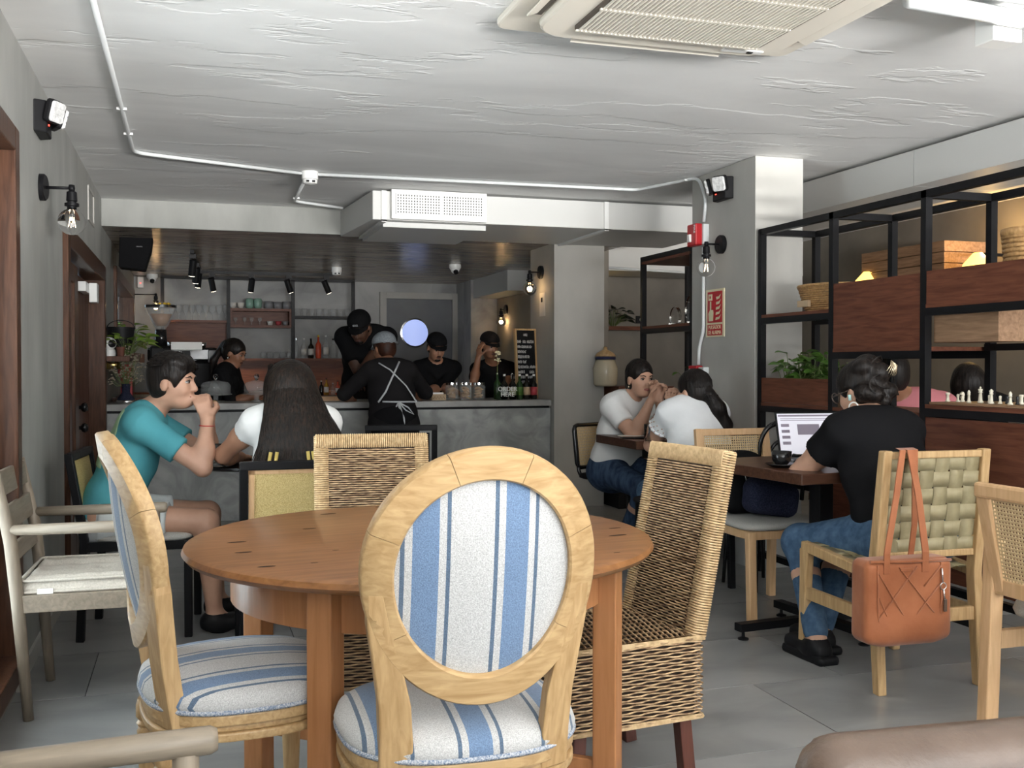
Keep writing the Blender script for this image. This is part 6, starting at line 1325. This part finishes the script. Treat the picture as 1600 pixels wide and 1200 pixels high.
cu = thing('coffee_cup', 'black coffee cup on a black saucer beside the laptop', 'cup', (2.44, 3.90, .7585)); MB().lathe([(0, 0), (.04, 0), (.07, .012), (.072, .015), (.04, .006), (0, .005)], n=32).build('saucer', 'black_gloss', cu, True)
MB().lathe([(.024, .008), (.040, .03), (.044, .068), (.041, .068), (.037, .03), (0, .014)], n=32).build('cup', 'black_gloss', cu, True); MB().lathe([(0, .060), (.0405, .060)], n=32).build('coffee', 'coffee', cu); MB().tube([(.042*math.cos(.5), -.03-.0, .055), (.07, -.035, .05), (.066, -.035, .03), (.042, -.028, .025)], .005, 8).build('handle', 'black_gloss', cu, True)
# bags
bag = thing('tote_bag', 'quilted rust brown tote bag hanging on the woven chair', 'bag', (2.385, 3.04, .38), -.03)
sd = SD(); sd.rbox((0, 0, 0), (.35, .11, .29), None, .028, .02); sd.rbox((0, 0, -.10), (.27, .12, .10), None, .045, .05)
o = sd.build('bag_body', 'tote', bag, .008); y0 = -.058
for a, b in (((-.13, .10), (.02, -.13)), ((.02, .12), (-.13, -.05)), ((-.05, .12), (.12, -.08)), ((.12, .06), (-.06, -.13)), ((-.13, .02), (-.06, -.13)), ((.12, .12), (.05, .05))): MB().tube([(a[0], y0, a[1]), ((a[0]+b[0])/2, y0-.001, (a[1]+b[1])/2), (b[0], y0, b[1])], .0025, 6).build('quilt_seam', 'tote', o, True)
for x in (-.135, .12): MB().tube([(x, y0+.002, .13), (x, y0-.001, 0), (x*.95, y0+.002, -.13)], .003, 6).build('side_seam', 'tote', o, True)
MB().tube([(-.16, -.05, .142), (0, -.056, .138), (.165, -.05, .136)], .006, 6).build('zip_edge', 'tote', o, True)
def ribbon(nm, pts, w, m='tote'):
    mb = MB(); vs = []
    for p in pts: p = V(p); vs += [p+V((-w/2, 0, 0)), p+V((w/2, 0, 0)), p+V((w/2, .006, 0)), p+V((-w/2, .006, 0))]
    n = len(pts); mb.add(vs, [(i*4+k, i*4+(k+1) % 4, i*4+4+(k+1) % 4, i*4+4+k) for i in range(n-1) for k in range(4)]+[(0, 1, 2, 3), tuple(4*(n-1)+k for k in range(4))]); return mb.build(nm, m, bag, bevel=.002)
ribbon('strap', [(-.10, -.058, .10), (-.10, -.06, .17), (-.02, .0, .36), (.045, .055, .515), (.05, .085, .52)], .024); ribbon('strap', [(.055, -.058, .10), (.055, -.06, .17), (.07, .0, .36), (.075, .055, .515), (.075, .085, .52)], .026); ribbon('strap', [(.075, .05, .12), (.085, .04, .25), (.10, .06, .515), (.10, .085, .52)], .022)
MB().box((-.02, -.058, .112), (.052, .006, .011)).build('logo_patch', 'tote', bag, bevel=.002)
m = MB(); m.tube([(.118, -.064, .11), (.12, -.066, .06)], .003, 6); m.tube([(.122+.012*math.cos(2*PI*k/14), -.066, .048+.012*math.sin(2*PI*k/14)) for k in range(14)], .002, 5, True); m.tube([(.124, -.066, .035), (.128, -.066, .0)], .003, 6); m.build('key_clip', 'chrome', bag, True); MB().box((.131, -.066, -.02), (.014, .006, .045)).build('key_fob', 'brown_leather', bag, bevel=.003)
bag2 = thing('black_bag', 'black and navy bag lying on the cane chair seat', 'bag', (2.62, 4.40, .475)); sd = SD().rbox((-.05, .08, .12), (.22, .18, .24), None, .07, .03).ell((.0, .16, .24), (.12, .08, .06), None, .05); sd.build('black_bag_body', 'black_cloth', bag2, .01); SD().rbox((.03, -.07, .085), (.26, .15, .16), RY(.15), .05, .03).ell((.0, -.07, .15), (.09, .05, .05), None, .05).build('navy_pouch', 'navy_cloth', bag2, .01); MB().tube([(-.08, -.02, .2), (-.07, -.03, .15), (-.06, -.03, .12)], .004, 6).build('metal_ring', 'chrome', bag2, True)
